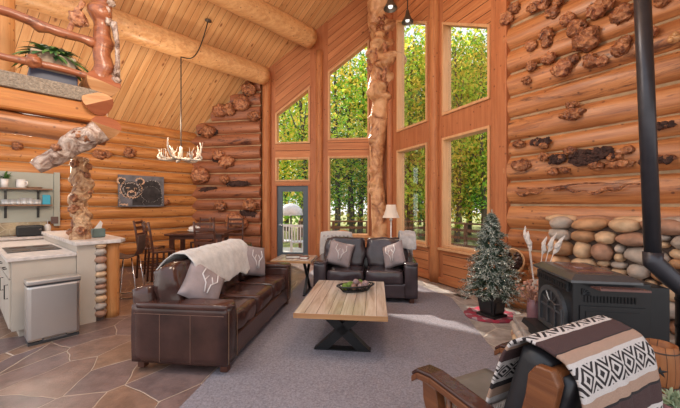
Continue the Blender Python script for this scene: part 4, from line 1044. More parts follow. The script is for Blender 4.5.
# end table
ET = (-.80, 5.70); et = thing('side_table', 'wooden side table with X-shaped metal sides between the two sofas', 'table', (ET[0], ET[1], CZ), R(AX))
b = nb(); box(b, -.345, .345, -.32, .32, .56, .60); obj('tabletop', b, 'table_wood', et, bevel=.004)
b = nb(); box(b, -.348, .348, -.3235, -.3195, .558, .598); obj('edge_band', b, 'table_edge', et)
for s in (-1, 1):
    b = nb(); x = s*.22
    for q in (-1, 1): prism(b, [Vector((x-.02, -q*.27, 0)), Vector((x-.02, -q*.22, 0)), Vector((x-.02, q*.27, .56)), Vector((x-.02, q*.22, .56))], (.04, 0, 0))
    box(b, x-.02, x+.02, -.28, .28, 0, .02); fixn(b); obj('leg', b, 'metal_black', et)
bk = loc2w(ET, R(AX), (-.02, .02, .613)); o = thing('book', 'thick brown book lying on the side table', 'book', bk, R(AX+8))
b = nb(); box(b, -.14, .14, -.10, .10, 0, .008); box(b, -.14, .14, -.10, .10, .037, .045); box(b, -.14, -.132, -.1, .1, .008, .037); obj('cover', b, 'book_brown', o)
b = nb(); box(b, -.13, .135, -.095, .095, .009, .036); obj('pages', b, 'paper', o)
o = thing('book', 'small red-brown book on top of the pages at the right of the side table', 'book', loc2w(ET, R(AX), (.19, -.10, .613)), R(AX-6))
b = nb(); box(b, -.07, .07, -.05, .05, 0, .008); box(b, -.07, .07, -.05, .05, .037, .045); box(b, -.07, -.062, -.05, .05, .008, .037); obj('cover', b, 'book_red', o)
b = nb(); box(b, -.06, .065, -.045, .045, .009, .036); obj('pages', b, 'paper', o)

# floor lamp, tufted chair behind loveseat
fp = on(391, 6.75); lp = thing('floor_lamp', 'slim floor lamp with a cream bell shade behind the loveseat', 'lamp', (fp.x, fp.y, CZ))
b = nb(); lathe(b, [(.14, 0), (.14, .02), (.03, .04), (0, .04)], 24); obj('base', b, 'white_ceramic', lp, smooth=True)
b = nb(); tube(b, [(0, 0, .03), (0, 0, 1.42)], .014, 10); lathe(b, [(.02, 1.20), (.035, 1.23), (.02, 1.27)], 12); obj('pole', b, 'white_ceramic', lp, smooth=True)
b = nb(); lathe(b, [(.18, 1.27), (.145, 1.35), (.115, 1.43), (.10, 1.545), (.095, 1.545), (.11, 1.43), (.14, 1.35), (.176, 1.27), (.18, 1.27)], 28, cap=False); obj('lamp_shade', b, 'lamp_shade', lp, smooth=True)
b = nb(); lump(b, (0, 0, 1.42), .035, 2, 0); obj('bulb', b, 'bulb_glow', lp, smooth=True)
tp = on(337.5, 6.65); tc_ = thing('tufted_armchair', 'pale tufted armchair peeking up behind the left end of the loveseat', 'chair', (tp.x, tp.y, CZ), R(AX))
b = nb(); puff(b, (0, .12, .45), (.66, .5, .22), .2, 8); obj('seat', b, 'tufted_cloth', tc_, smooth=True)
b = nb(); puff(b, (0, -.19, .64), (.68, .16, .76), .25, 10); obj('backrest', b, 'tufted_cloth', tc_, smooth=True)
b = nb()
for k in range(7): lump(b, (-.24+.08*k, -.26, .92), .018, 2, 0)
for k in range(6): lump(b, (-.2+.08*k, -.27, .83), .018, 2, 0)
obj('button_tufts', b, 'pillow_grey', tc_, smooth=True)
for x in (-.28, .28):
    for y in (-.2, .32): b = nb(); tube(b, [(x, y, 0), (x, y, .36)], .02, 8); obj('leg', b, 'dark_wood', tc_)

# ------------------------------------------------------------------ hearth and stone wall
hz = .27
hd = (Vector((1.74, 2.86, 0))-Vector((2.02, 3.72, 0))).normalized()
h0 = Vector((2.02, 3.74, 0)); h1 = h0+hd*2.25; hn = (E-C).normalized()
k0 = C+hn*.72; 
bm = nb(); w_in = Vector((-hn.y, hn.x, 0))*-.13
pgon = [h0, h1, h1+Vector((1.9, -.4, 0)), wpt(C, E2, 3.55, -.16), wpt(C, E2, .95, -.16)]
heart = thing('stone_hearth', 'raised grey stone hearth platform with pebble edge under the stove', 'hearth')
prism(bm, [Vector((p.x, p.y, hz-.06)) for p in pgon], (0, 0, .06)); fixn(bm); obj('slab', bm, 'hearth_slab', heart, bevel=.01)
cen = sum((Vector(p) for p in pgon), Vector())/len(pgon)
bm = nb(); prism(bm, [cen+(Vector(p)-cen)*.96 for p in pgon], (0, 0, hz-.061)); fixn(bm); obj('core', bm, 'mortar', heart)
bm = nb(); i = 0; rnd = random.Random(3)
for (pa, pb) in ((h0, h1), (wpt(C, E2, .95, -.16), h0)):
    L_ = (pb-pa).length; s = .05
    while s < L_:
        wd_ = rnd.uniform(.05, .09)
        for z in (.05, .145):
            p = pa.lerp(pb, min(1, (s+(.03 if z > .1 else 0))/L_)); lump(bm, (p.x+.03, p.y, z), 1, 2, .1, 1.3, (wd_*.9, wd_*.9, .055), seed=i, mi=i % 4); i += 1
        s += wd_*1.75
obj('pebble_edge', bm, ['stone_plum', 'stone_grey', 'stone_tan', 'stone_grey'], heart, smooth=True)
# cobble wall
sw0 = hit(C, E2, 560); sw1 = 3.45
cw_ = thing('cobble_wall', 'low wall of rounded river stones behind the stove against the logs', 'stone wall', C, wang(C, E2))
b = nb(); box(b, sw0+.08, sw1, -.36, -.19, hz, 1.30); obj('mortar_bed', b, 'mortar', cw_)
b = nb(); rnd = random.Random(21); i = 0; z = hz
rows = [.15, .17, .18, .15, .19, .14, .15]
for ri, rh in enumerate(rows):
    s = sw0+rnd.uniform(-.03, .05)+(.0 if ri > 3 else .04)
    while s < sw1:
        big = rnd.random(); wd_ = rnd.uniform(.085, .14)*(1.45 if ri == len(rows)-1 else 1)+(.04 if big > .8 else 0)
        if big < .28 and ri < len(rows)-1:
            for q in (0, 1): lump(b, (s+wd_*.55, -.38, z+rh*(.26+.5*q)), 1, 3, .12, 1.4, (wd_*.56, .10, rh*.27), seed=i+q*50, mi=(i+q) % 5)
            s += wd_*1.12
        else:
            lump(b, (s+wd_, -.385-rnd.uniform(0, .03), z+rh*.5), 1, 3, .14, 1.3, (wd_*1.03, .14, rh*.54), seed=i, mi=i % 5, rot=Matrix.Rotation(rnd.uniform(-.12, .12), 3, 'Y')); s += wd_*2.0
        i += 1
    z += rh
for k in range(9): lump(b, (sw0+.12+k*.36, -.25, z-.03), 1, 3, .12, 1.3, (.2, .13, .06), seed=k+80, mi=k % 5)
obj('river_stones', b, ['stone_tan', 'stone_plum', 'stone_tan', 'stone_grey', 'stone_rust'], cw_, smooth=True)

# ------------------------------------------------------------------ stove
S0 = Vector((1.90, 2.60, 0)); sf = Vector((.17, .985, 0)).normalized(); sd_ = Vector((sf.y, -sf.x, 0))
# local x = towards the back of the stove (sd_), local y = along the front (sf)
srz = math.atan2(sd_.y, sd_.x)
stv = thing('wood_stove', 'black cast-iron wood stove with arched glass door on the hearth', 'stove', (S0.x, S0.y, hz+.001), srz)
SW = .68; SD = .56; zt_ = .70
b = nb(); box(b, .0, SD, .02, SW-.02, .10, zt_-.05); obj('body', b, 'stove_black', stv, bevel=.006)
b = nb(); box(b, .04, SD-.04, .06, SW-.06, .0, .10); obj('pedestal', b, 'stove_black', stv)
b = nb()   # top: sloping mitred cap
def frust(b, x0, x1, y0, y1, z0, z1, i, mi=0):
    A_ = [(x0, y0, z0), (x1, y0, z0), (x1, y1, z0), (x0, y1, z0)]; B_ = [(x0+i, y0+i, z1), (x1-i, y0+i, z1), (x1-i, y1-i, z1), (x0+i, y1-i, z1)]
    va = [b.verts.new(p) for p in A_]; vb = [b.verts.new(p) for p in B_]
    b.faces.new(va[::-1]); b.faces.new(vb)
    for k in range(4): b.faces.new((va[k], va[(k+1) % 4], vb[(k+1) % 4], vb[k]))
box(b, -.03, SD-.08, -.02, SW+.02, zt_-.05, zt_-.03); frust(b, -.03, SD-.08, -.02, SW+.02, zt_-.03, zt_+.01, .06); obj('top_plate', b, 'stove_trim_lit', stv)
b = nb(); frust(b, .09, SD-.20, .12, SW-.12, zt_+.01, zt_+.02, .01); lathe(b, [(.09, .02), (.085, .03), (.0, .03)], 24, c=(.22, SW*.5, zt_)); obj('lid', b, 'stove_top_brown', stv)
b = nb(); box(b, SD, SD+.14, .04, SW-.04, .05, zt_-.08); obj('rear_shroud', b, 'stove_black', stv)
b = nb(); prism(b, [Vector((.12, -.0, zt_-.085)), Vector((.46, -.0, zt_-.085)), Vector((.46, -.13, zt_-.08)), Vector((.12, -.13, zt_-.08))], (0, 0, .014)); fixn(b); obj('side_shelf', b, 'stove_top_brown', stv, label='polished brown warming shelf')
b = nb()   # side panel details
box(b, .05, SD-.04, .008, .02, .14, zt_-.24); box(b, .09, SD-.08, .002, .008, .18, zt_-.28)
for k in range(16): tube(b, [(.09+k*.024, .014, zt_-.21), (.09+k*.024, .014, zt_-.16)], .006, 5)
for k in range(5):
    a = PI/2*k/4; tube(b, [(.07, .012, zt_-.15), (.07+.06*math.cos(a), .012, zt_-.15+.05*math.sin(a))], .004, 5)
obj('side_panel', b, 'stove_black', stv)
# front
b = nb(); y0, y1 = .06, SW-.06; zf0, zf1 = .16, .56
box(b, -.025, 0, y0, y1, zt_-.14, zt_-.06)
for k in range(12): box(b, -.03, -.024, y0+.02+k*.044, y0+.045+k*.044, zt_-.125, zt_-.085, 1)
obj('vent_grille', b, ['stove_black', 'metal_black'], stv)
b = nb(); n = 18; yc = SW/2; ro = .25; ri = .205; zb = .14; zarc = .34
def arch(r, r2): return [(yc-r, zb)]+[(yc-r*math.cos(PI*k/n), zarc+r2*math.sin(PI*k/n)) for k in range(n+1)]+[(yc+r, zb)]
Ao, Ai = arch(ro, .20), arch(ri, .155)
Ai[0] = (Ai[0][0], zb+.04); Ai[-1] = (Ai[-1][0], zb+.04)
for k in range(len(Ao)-1): prism(b, [Vector((-.03, *Ao[k])), Vector((-.03, *Ao[k+1])), Vector((-.03, *Ai[k+1])), Vector((-.03, *Ai[k]))], (.03, 0, 0))
box(b, -.03, 0, yc-ro, yc+ro, zb, zb+.04)
for s in (-1, 1): box(b, -.024, -.01, yc+s*.07-.007, yc+s*.07+.007, zb+.04, .38)
for a in (30, 60, 90, 120, 150): tube(b, [(-.018, yc-.07*math.cos(R(a)), .36+.04*math.sin(R(a))), (-.018, yc-.20*math.cos(R(a)), .34+.152*math.sin(R(a)))], .006, 5)
tube(b, [(-.018, yc-.075*math.cos(PI*k/10), .345+.055*math.sin(PI*k/10)) for k in range(11)], .007, 5); box(b, -.024, -.01, yc-ri, yc+ri, .325, .34)
tube(b, [(-.035, yc-ro-.01, .26), (-.05, yc-ro-.01, .26), (-.055, yc-ro-.01, .40)], .012, 8); fixn(b)
dr = obj('door', b, 'stove_trim_lit', stv)
g = nb(); box(g, -.008, -.004, yc-ri, yc+ri, zb+.04, .34); prism(g, [Vector((-.008, *p)) for p in arch(ri, .155)[1:-1]], (.004, 0, 0)); fixn(g); obj('door_glass', g, 'steel_dark', dr)
b = nb(); frust(b, -.15, .0, .0, SW, .08, .13, .015); frust(b, -.10, .0, .04, SW-.04, .0, .08, .0); obj('ash_lip', b, 'stove_black', stv)
# pipe (goes with the stove but is a thing that could be lifted off)
pp0 = Vector((2.66, 2.72, 0)); pbt = Vector((2.90, 2.64, 0))
pipe = thing('stove_pipe', 'tall black stovepipe rising from the elbow behind the stove', 'pipe', (pp0.x, pp0.y, hz))
dv = pbt-pp0
b = nb(); tube(b, [(0, 0, .83), (-.10, .02, roof(pp0.x, pp0.y)-hz-.05)], .057, 24); obj('flue', b, 'pipe_black', pipe, smooth=True)
b = nb(); tube(b, [(0, 0, .88), (0, 0, .80), (dv.x*.5, dv.y*.5, .66), (dv.x, dv.y, .55), (dv.x, dv.y, .48)], [.07, .073, .072, .08, .08], 24); obj('elbow', b, 'pipe_black', pipe, smooth=True)
b = nb(); tube(b, [(dv.x, dv.y, 0.0), (dv.x, dv.y, .02), (dv.x, dv.y, .021), (dv.x, dv.y, .55)], [.13, .13, .095, .095], 28); tube(b, [(dv.x, dv.y, .48), (dv.x, dv.y, .5)], .10, 28); tube(b, [(dv.x, dv.y, .26), (dv.x, dv.y, .28)], .10, 28); obj('cleanout', b, 'stove_black', pipe, smooth=False)

# vase, plumes, burl bowl
vs = thing('stoneware_vase', 'purple-brown stoneware crock of dried flowers beside the stove', 'vase', (2.13, 3.50, hz+.001))
b = nb(); lathe(b, [(.065, 0), (.075, .03), (.078, .16), (.068, .22), (.06, .235), (.066, .25), (.055, .25), (.05, .2), (0, .05)], 20); obj('crock', b, 'stoneware_purple', vs, smooth=True)
b = nb(); rnd = random.Random(4)
for k in range(60):
    a = rnd.uniform(0, 2*PI); e = rnd.uniform(.5, 1.4); l = rnd.uniform(.12, .27); d = Vector((math.cos(a)*math.cos(e), math.sin(a)*math.cos(e), math.sin(e)))
    tube(b, [(0, 0, .15), Vector((0, 0, .2))+d*l], [.003, .002], 4); lump(b, Vector((0, 0, .2))+d*l, rnd.uniform(.012, .028), 1, .5, 3, seed=k)
obj('dried_flowers', b, 'dry_flower', vs)
pm = thing('pampas_vase', 'tall white feathery plumes standing in the corner behind the stove', 'dried plant', (2.42, 3.95, hz+.001))
b = nb(); lathe(b, [(.05, 0), (.07, .05), (.06, .3), (.04, .34), (.045, .36), (.035, .36), (.0, .1)], 16); obj('vase', b, 'stone_grey', pm, smooth=True)
for k, (dx, dy, l) in enumerate(((-.12, .02, 1.02), (-.10, .0, .96), (.06, -.08, .90), (.14, -.12, .95), (.19, -.18, .92))):
    b = nb(); e = Vector((dx*1.1, dy*1.1, l)); m_ = e*.62+Vector((0, 0, .12)); tube(b, [(0, 0, .1), m_], .005, 5)
    tube(b, [m_.lerp(e, i/8)+Vector((.01*math.sin(i), 0, 0)) for i in range(9)], [.008, .018, .026, .029, .028, .024, .018, .011, .003], 8, nz=.6, nf=30); obj('plume', b, 'pampas', pm, smooth=False)
s_ = hit(C, E2, 524); q = wpt(C, E2, s_, -.30, H-(262-205)*wpt(C, E2, s_).y/F+.03)
bo = thing('burl_bowl', 'round hollow wooden bowl of dark dried cones mounted on the log wall', 'wall decoration', q, wang(C, E2))
b = nb(); mm = Matrix.Rotation(R(90), 4, 'X') @ Matrix.Rotation(0, 4, 'Z')
lathe(b, [(0, -.10), (.10, -.08), (.17, 0), (.185, .05), (.165, .05), (.13, 0), (0, -.04)], 26)
for v in b.verts: v.co *= 1+.06*noise.noise(v.co*9)
bmesh.ops.rotate(b, verts=b.verts[:], cent=(0, 0, 0), matrix=Matrix.Rotation(R(75), 3, 'X')); obj('bowl', b, 'trunk_wood', bo, smooth=True)
b = nb(); rnd = random.Random(6)
for k in range(46):
    a = rnd.uniform(0, 2*PI); r = .14*math.sqrt(rnd.random()); lump(b, (r*math.cos(a), r*math.sin(a), rnd.uniform(0, .05)), rnd.uniform(.02, .035), 1, .6, 4, seed=k)
bmesh.ops.rotate(b, verts=b.verts[:], cent=(0, 0, 0), matrix=Matrix.Rotation(R(75), 3, 'X')); obj('dried_cones', b, 'dark_cone', bo)
for i, (x, y, r) in enumerate([(511, 283, 8), (520, 276, 7), (540, 268, 6), (527, 290, 8)]): wall_burl(wr, C, E2, x, y, r, i+120, mat='trunk_wood', out=-.14)

# ------------------------------------------------------------------ christmas tree
TX, TY = 2.10, 4.43
sk = nb(); N = 40
ring = [(TX+.36*math.cos(2*PI*k/N)*(1+.12*noise.noise(Vector((k*.5, 1, 0)))), TY+.04+.30*math.sin(2*PI*k/N)) for k in range(N)]
v0 = [sk.verts.new((x, y, .004)) for x, y in ring]; v1 = [sk.verts.new((TX+(x-TX)*.96, TY+(y-TY)*.96, .035+.012*math.sin(k*1.9))) for k, (x, y) in enumerate(ring)]
v2 = [sk.verts.new((TX+(x-TX)*.5, TY+(y-TY)*.5, .022)) for x, y in ring]
for a1, a2 in ((v0, v1), (v1, v2)):
    for k in range(N): sk.faces.new((a1[k], a1[(k+1) % N], a2[(k+1) % N], a2[k]))
sk.faces.new(v2); sk.faces.new(v0[::-1])
tag(obj('tree_skirt', sk, 'plaid', smooth=True), 'red plaid cloth spread on the floor under the black planter', 'tree skirt')
xt = thing('christmas_tree', 'small frosted artificial fir tree with lights in a black planter', 'tree', (TX, TY, .024))
b = nb(); frust(b, -.14, .14, -.14, .14, .0, .03, .0); 
def taper(b, w0, w1, z0, z1):
    va = [b.verts.new((x*w0, y*w0, z0)) for x, y in ((-1, -1), (1, -1), (1, 1), (-1, 1))]; vb = [b.verts.new((x*w1, y*w1, z1)) for x, y in ((-1, -1), (1, -1), (1, 1), (-1, 1))]
    b.faces.new(va[::-1]); b.faces.new(vb)
    for k in range(4): b.faces.new((va[k], va[(k+1) % 4], vb[(k+1) % 4], vb[k]))
taper(b, .105, .135, .03, .26); taper(b, .155, .16, .26, .30)
for s in (-1, 1):
    box(b, -.09, .09, s*.128-.006, s*.128+.006, .07, .22); box(b, s*.128-.006, s*.128+.006, -.09, .09, .07, .22)
pn = obj('planter', b, 'planter_black', xt, bevel=.004); pn.rotation_euler = (0, 0, R(28))
b = nb(); tube(b, [(0, 0, .29), (0, 0, 1.33)], [.022, .006], 8); obj('trunk', b, 'bark', xt)
obj('moss', fronds(40, .12, 5, (0, 0, .30), .3, .012, (.1, .9)), 'bright_green', xt)
b = nb(); rnd = random.Random(2); tips = []
zb_, zt2_ = .36, 1.36
for k in range(820):
    t = rnd.random()**1.3; z = zb_+(zt2_-zb_)*t; rr = (.43*(1-t)**.75+.02)*rnd.uniform(.55, 1.06)*(1+.15*math.sin(z*40)); a = rnd.uniform(0, 2*PI)
    o = Vector((0, 0, z+.02)); e = Vector((rr*math.cos(a), rr*math.sin(a), z-.10*rr/.4+.03)); tips.append(e)
    dd = (e-o); L_ = dd.length; dn = dd.normalized(); s = dn.orthogonal().normalized(); s2 = dn.cross(s)
    m = 12
    for i in range(m*2):
        f = .35+.65*(i/(m*2)); p = o+dd*f; an = rnd.uniform(0, 2*PI); nd = (dn*.7+s*math.cos(an)+s2*math.sin(an)).normalized(); nl = rnd.uniform(.035, .06); wv = nd.cross(dn).normalized()*.0055
        fc = b.faces.new((b.verts.new(p-wv), b.verts.new(p+wv), b.verts.new(p+nd*nl))); fc.material_index = 1 if (f > .7 and rnd.random() < .6) else 0
obj('needles', b, ['fir_green', 'fir_frost'], xt)
b = nb()
for e in rnd.sample([t for t in tips], 70): lump(b, e*.97+Vector((0, 0, .005)), .0055, 1, 0)
obj('string_lights', b, 'tree_light', xt)
b = nb()
tube(b, [(0, 0, 1.33), (0, 0, 1.47)], [.012, .002], 6, nz=.3, nf=40)
for k in range(60):
    a = k*2.4; z = 1.32+.14*k/60; d = Vector((math.cos(a), math.sin(a), .9)).normalized(); b.faces.new((b.verts.new((0, -.003, z)), b.verts.new((0, .003, z)), b.verts.new(Vector((0, 0, z))+d*.04)))
obj('tree_tip', b, 'fir_frost', xt)
# floor register
rp = on(462, 496/(297-205.)); bm = nb(); box(bm, -.15, .15, -.05, .05, 0.001, .008)
for k in range(14): box(bm, -.14+k*.02, -.13+k*.02, -.04, .04, .008, .012)
tag(obj('floor_vent', bm, 'grille', loc=rp, rz=wang(A, C)), 'brown metal floor vent beside the window wall', 'floor vent')

# ------------------------------------------------------------------ barrel, firewood, succulent
bp = Vector((2.24, 2.24, hz+.001)); br = thing('small_barrel', 'small wooden barrel with a dark star standing right of the armchair', 'barrel', bp)
b = nb(); lathe(b, [(.088, 0), (.10, .08), (.105, .15), (.10, .24), (.090, .31), (.078, .31), (.085, .25), (.0, .22)], 24); obj('staves', b, 'barrel_wood', br, smooth=True)
b = nb()
for z, r in ((.04, .0965), (.27, .097)): tube(b, [(r*math.cos(2*PI*k/24), r*math.sin(2*PI*k/24), z) for k in range(25)], .005, 5, caps=False)
obj('hoop', b, 'grille', br)
dvec = Vector((-bp.x, -bp.y, 0)).normalized(); sx_ = Vector((-dvec.y, dvec.x, 0)); b = nb(); sp_ = []
for k in range(10):
    a = PI/2+k*PI/5; r = .042 if k % 2 == 0 else .017; sp_.append(dvec*.102+sx_*r*math.cos(a)+Vector((0, 0, .15+r*math.sin(a))))
c_ = b.verts.new(dvec*.110+Vector((0, 0, .15))); vv = [b.verts.new(p) for p in sp_]
for k in range(10): b.faces.new((vv[k], vv[(k+1) % 10], c_))
obj('star', b, 'metal_black', br, label='dark metal star')
b = nb()
for k in range(14): a = k*2.4; r = .055*math.sqrt(k/14); lump(b, (r*math.cos(a), r*math.sin(a), .245), .022, 1, .3, 3, seed=k)
obj('kindling', b, 'basket_weave', br)
fw = nb(); tube(fw, line((2.02, 2.30, hz+.075), (2.20, 2.50, hz+.075), 8), .07, 14, nz=.15, nf=8, capmi=1); lump(fw, (2.05, 2.34, hz+.16), .05, 3, .4, seed=3)
tag(obj('firewood_log', fw, ['burl_column', 'end_grain'], smooth=True), 'short knotty firewood log lying on the hearth behind the armchair', 'firewood')
sc0 = Vector((1.96, 1.88, hz+.001)) 
su = thing('succulent_plant', 'spiky grey-green succulent in a pot at the bottom right corner', 'plant', (2.0, 1.9, hz+.001))
b = nb(); lathe(b, [(.05, 0), (.07, .09), (.06, .09), (0, .07)], 16); obj('pot', b, 'stoneware_purple', su, smooth=True)
obj('foliage', fronds(60, .14, 8, (0, 0, .08), .25, .010, (.2, 1.4)), 'succulent', su)

# ------------------------------------------------------------------ armchair
AC = (.94, 1.63); arz = R(26.6)
ac = thing('morris_armchair', 'oak reclining armchair with dark leather seat in the right foreground', 'chair', (AC[0], AC[1], CZ), arz)
b = nb(); puff(b, (0, .13, .385), (.56, .66, .13), .15, 10, wr=.01); obj('seat_cushion', b, 'leather_grey', ac, smooth=True)
b = nb(); box(b, -.29, .29, .31, .35, .20, .31); box(b, -.29, .29, -.30, -.26, .20, .30); obj('seat_rail', b, 'chair_wood', ac, bevel=.006)
for s in (-1, 1):
    x = s*.345
    # arm board: waterfall front, follows a gentle curve
    b = nb(); prof = [(.40, .575), (.36, .61), (.26, .625), (.0, .61), (-.25, .585), (-.42, .565)]
    for i in range(len(prof)-1):
        (ya, za), (yb, zb2) = prof[i], prof[i+1]; w0 = .058-.018*(i/5); w1 = .058-.018*((i+1)/5)
        prism(b, [Vector((x-w0, ya, za)), Vector((x+w0, ya, za)), Vector((x+w1, yb, zb2)), Vector((x-w1, yb, zb2))], (0, 0, -.035))
    fixn(b); am = obj('arm', b, 'chair_wood', ac, bevel=.004)
    b = nb()
    for i in range(len(prof)-1):
        (ya, za), (yb, zb2) = prof[i], prof[i+1]; w0 = .056-.018*(i/5); w1 = .056-.018*((i+1)/5)
        prism(b, [Vector((x-w0, ya, za+.001)), Vector((x+w0, ya, za+.001)), Vector((x+w1, yb, zb2+.001)), Vector((x-w1, yb, zb2+.001))], (0, 0, .022))
    fixn(b); bmesh.ops.remove_doubles(b, verts=b.verts[:], dist=.0005)
    obj('arm_pad', b, 'leather_brown', am, bevel=.01)
    # front leg, ogee
    b = nb(); lp_ = [(.34, .575), (.335, .48), (.30, .40), (.30, .30), (.345, .2), (.37, .1), (.36, 0), (.26, 0), (.25, .12), (.22, .25), (.21, .42), (.24, .575)]
    prism(b, [Vector((x-.03, y, z)) for y, z in lp_], (.06, 0, 0)); fixn(b); obj('leg', b, 'chair_wood', ac, bevel=.008)
    b = nb(); box(b, x-.025, x+.025, -.36, -.30, 0, .55); obj('leg', b, 'chair_wood', ac, bevel=.006)
    b = nb(); box(b, x-.018, x+.018, -.31, .24, .20, .26); obj('side_rail', b, 'chair_wood', ac, bevel=.004)
    for y in (-.2, -.1, 0., .1, .17):
        b = nb(); lathe(b, [(.012, .26), (.018, .33), (.012, .40), (.018, .48), (.012, .585)], 10, c=(x, y, 0)); obj('spindle', b, 'chair_wood', ac, smooth=True)
    # back side board
    b = nb(); xb = s*.315
    bp_ = [(-.13, .30), (-.17, .55), (-.225, .79), (-.235, .87), (-.265, .915), (-.325, .92), (-.35, .87), (-.33, .77), (-.27, .50), (-.23, .30)]
    prism(b, [Vector((xb-.022, y, z)) for y, z in bp_], (.044, 0, 0)); fixn(b); sb_ = obj('back_post', b, 'chair_wood', ac, bevel=.006)
    b = nb(); lump(b, (xb+s*.024, -.265, .74), .011, 2, 0); obj('screw', b, 'nail_brass', sb_, smooth=True)
rb = Matrix.Rotation(R(15), 3, 'X')
b = nb(); puff(b, (0, -.155, .65), (.58, .13, .62), .2, 10, rb, wr=.01); obj('back_cushion', b, 'leather_black', ac, smooth=True)
b = nb(); puff(b, (0, -.285, .65), (.57, .05, .50), .1, 6, rb); obj('back_panel', b, 'leather_black', ac, smooth=True)
b = nb(); prism(b, [Vector((-.29, y, z)) for y, z in ((-.275, .90), (-.33, .905), (-.34, .85), (-.29, .84))], (.58, 0, 0)); fixn(b); obj('back_rail', b, 'chair_wood', ac, bevel=.01)
# serape over the back: path in the chair's (y, z) plane
def serape_bm(x0, x1, path, nx=40, N=60, fold=.012, slant=0, v0=0, v1=1):
    bm = nb(); uvl = bm.loops.layers.uv.new('UVMap'); n = len(path); cum = [0]
    for i in range(1, n): cum.append(cum[-1]+(Vector(path[i])-Vector(path[i-1])).length)
    def at(s):
        s *= cum[-1]
        for i in range(1, n):
            if s <= cum[i]+1e-9: return Vector(path[i-1]).lerp(Vector(path[i]), (s-cum[i-1])/(cum[i]-cum[i-1]))
        return Vector(path[-1])
    g = {}
    for i in range(nx+1):
        for j in range(N+1):
            s = j/N; xa = x0-.025*max(0, min(1, (.5-s)/.2)); x = xa+(x1-xa)*i/nx; p = at(s); hang = max(0, s-.45)
            f = fold*(math.sin(x*26+s*2)+.5*math.sin(x*47+1))*(.25+hang*2.2)
            g[i, j] = bm.verts.new((x+slant*hang, p.x-abs(f)*.9-(.0 if s < .4 else .004), p.y+abs(f)*.1))
    for i in range(nx):
        for j in range(N):
            fc = bm.faces.new((g[i, j], g[i+1, j], g[i+1, j+1], g[i, j+1]))
            for lpp, (a, c) in zip(fc.loops, ((i, j), (i+1, j), (i+1, j+1), (i, j+1))): lpp[uvl].uv = (a/nx*(x1-x0)/.62, v0+(v1-v0)*c/N)
    return bm
path = [(-.005, .60), (-.045, .74), (-.095, .88), (-.135, .95), (-.19, .985), (-.26, .975), (-.335, .95), (-.38, .89), (-.405, .74), (-.42, .52), (-.43, .28)]
sm = serape_bm(-.275, .31, path, v0=0, v1=.985)
o = obj('serape_blanket', sm, 'serape_cloth', smooth=True, loc=(AC[0], AC[1], CZ), rz=arz)
so = o.modifiers.new('solid', 'SOLIDIFY'); so.thickness = .012; so.offset = 0
tag(o, 'striped black, white and tan woven blanket with diamond bands over the armchair back', 'blanket')
b = nb(); rnd = random.Random(5)
for k in range(60):
    x = -.30+.61*k/59; y, z = -.008, .60; tube(b, [(x, y, z), (x+rnd.uniform(-.006, .006), y+.012, z-.05)], [.0028, .0015], 4)
obj('fringe', b, 'plush_white', o)

# ------------------------------------------------------------------ outdoors
bm = nb(); prism(bm, [Vector(p) for p in ((-40, 8.9, -.6), (-9, 8.9, -.6), (-4, 10, -.6), (1.3, 9, -.6), (4.6, 2.5, -.6), (40, -2, -.6), (60, 70, -.6), (-60, 70, -.6))], (0, 0, .05)); fixn(bm)
tag(obj('lawn', bm, 'grass'), 'yellow-green grass under the trees outside the windows', 'grass')['kind'] = 'stuff'
bm = nb(); prism(bm, [Vector(p) for p in ((-4.5, 9.95, -.16), (-2.2, 9.3, -.16), (1.15, 8.95, -.16), (2.95, 5.0, -.16), (6.5, 6.8, -.16), (3.6, 12.2, -.16), (-4.5, 12.6, -.16))], (0, 0, .06)); fixn(bm)
tag(obj('outdoor_deck', bm, 'deck_boards'), 'grey wooden deck outside the door and windows', 'deck')
def railing(p, q, label):
    p, q = Vector(p), Vector(q); L_ = (q-p).length; t = thing('deck_railing', label, 'railing', p, math.atan2(q.y-p.y, q.x-p.x))
    b = nb(); box(b, 0, L_, -.06, .06, 1.0, 1.05); obj('top_rail', b, 'deck_rail', t)
    for z in (.22, .48, .74): b = nb(); box(b, 0, L_, -.02, .02, z, z+.09); obj('rail', b, 'deck_rail', t)
    k = 0
    while k*1.3 < L_: b = nb(); box(b, k*1.3, k*1.3+.09, -.045, .045, 0, 1.0); obj('post', b, 'deck_rail', t); k += 1
railing((-1.6, 12.4, -.10), (3.5, 12.1, -.10), 'brown wooden deck railing seen through the window behind the loveseat')
railing((3.6, 12.0, -.10), (6.4, 6.9, -.10), 'brown wooden deck railing seen through the right-hand windows')
# patio umbrella (closed dome) + table seen through the door, wooden patio chair
um = on(291, 11.6); t = thing('patio_umbrella', 'pale grey dome-shaped patio umbrella seen through the door glass', 'umbrella', (um.x, um.y, -.10))
b = nb(); lathe(b, [(0, 2.0-.28), (.22, 1.66), (.40, 1.5), (.44, 1.28), (.42, 1.28), (.3, 1.45), (0, 1.62)], 16); obj('canopy', b, 'parasol_white', t, smooth=True)
b = nb(); tube(b, [(0, 0, 0), (0, 0, 1.70)], .03, 8); obj('pole', b, 'wire', t)
for (px, d, lab) in ((286, 11.0, 'left'), (297, 10.7, 'right')):
    q = on(px, d); t = thing('patio_chair', 'white slatted patio chair outside the glass door, %s one' % lab, 'chair', (q.x, q.y, -.10), R(10))
    b = nb(); box(b, -.22, .22, -.22, .22, .40, .44); obj('seat', b, 'parasol_white', t)
    b = nb(); box(b, -.22, .22, -.24, -.21, .92, 1.0); [box(b, -.2+k*.095, -.16+k*.095, -.24, -.21, .44, .92) for k in range(5)]; obj('backrest', b, 'parasol_white', t)
    for x in (-.2, .2):
        for y in (-.2, .2): b = nb(); box(b, x-.02, x+.02, y-.02, y+.02, 0, .40); obj('leg', b, 'parasol_white', t)
q = on(342, 9.6); t = thing('wooden_chair', 'round-backed wooden deck chair seen through the window above the loveseat', 'chair', (q.x, q.y, -.10), R(0))
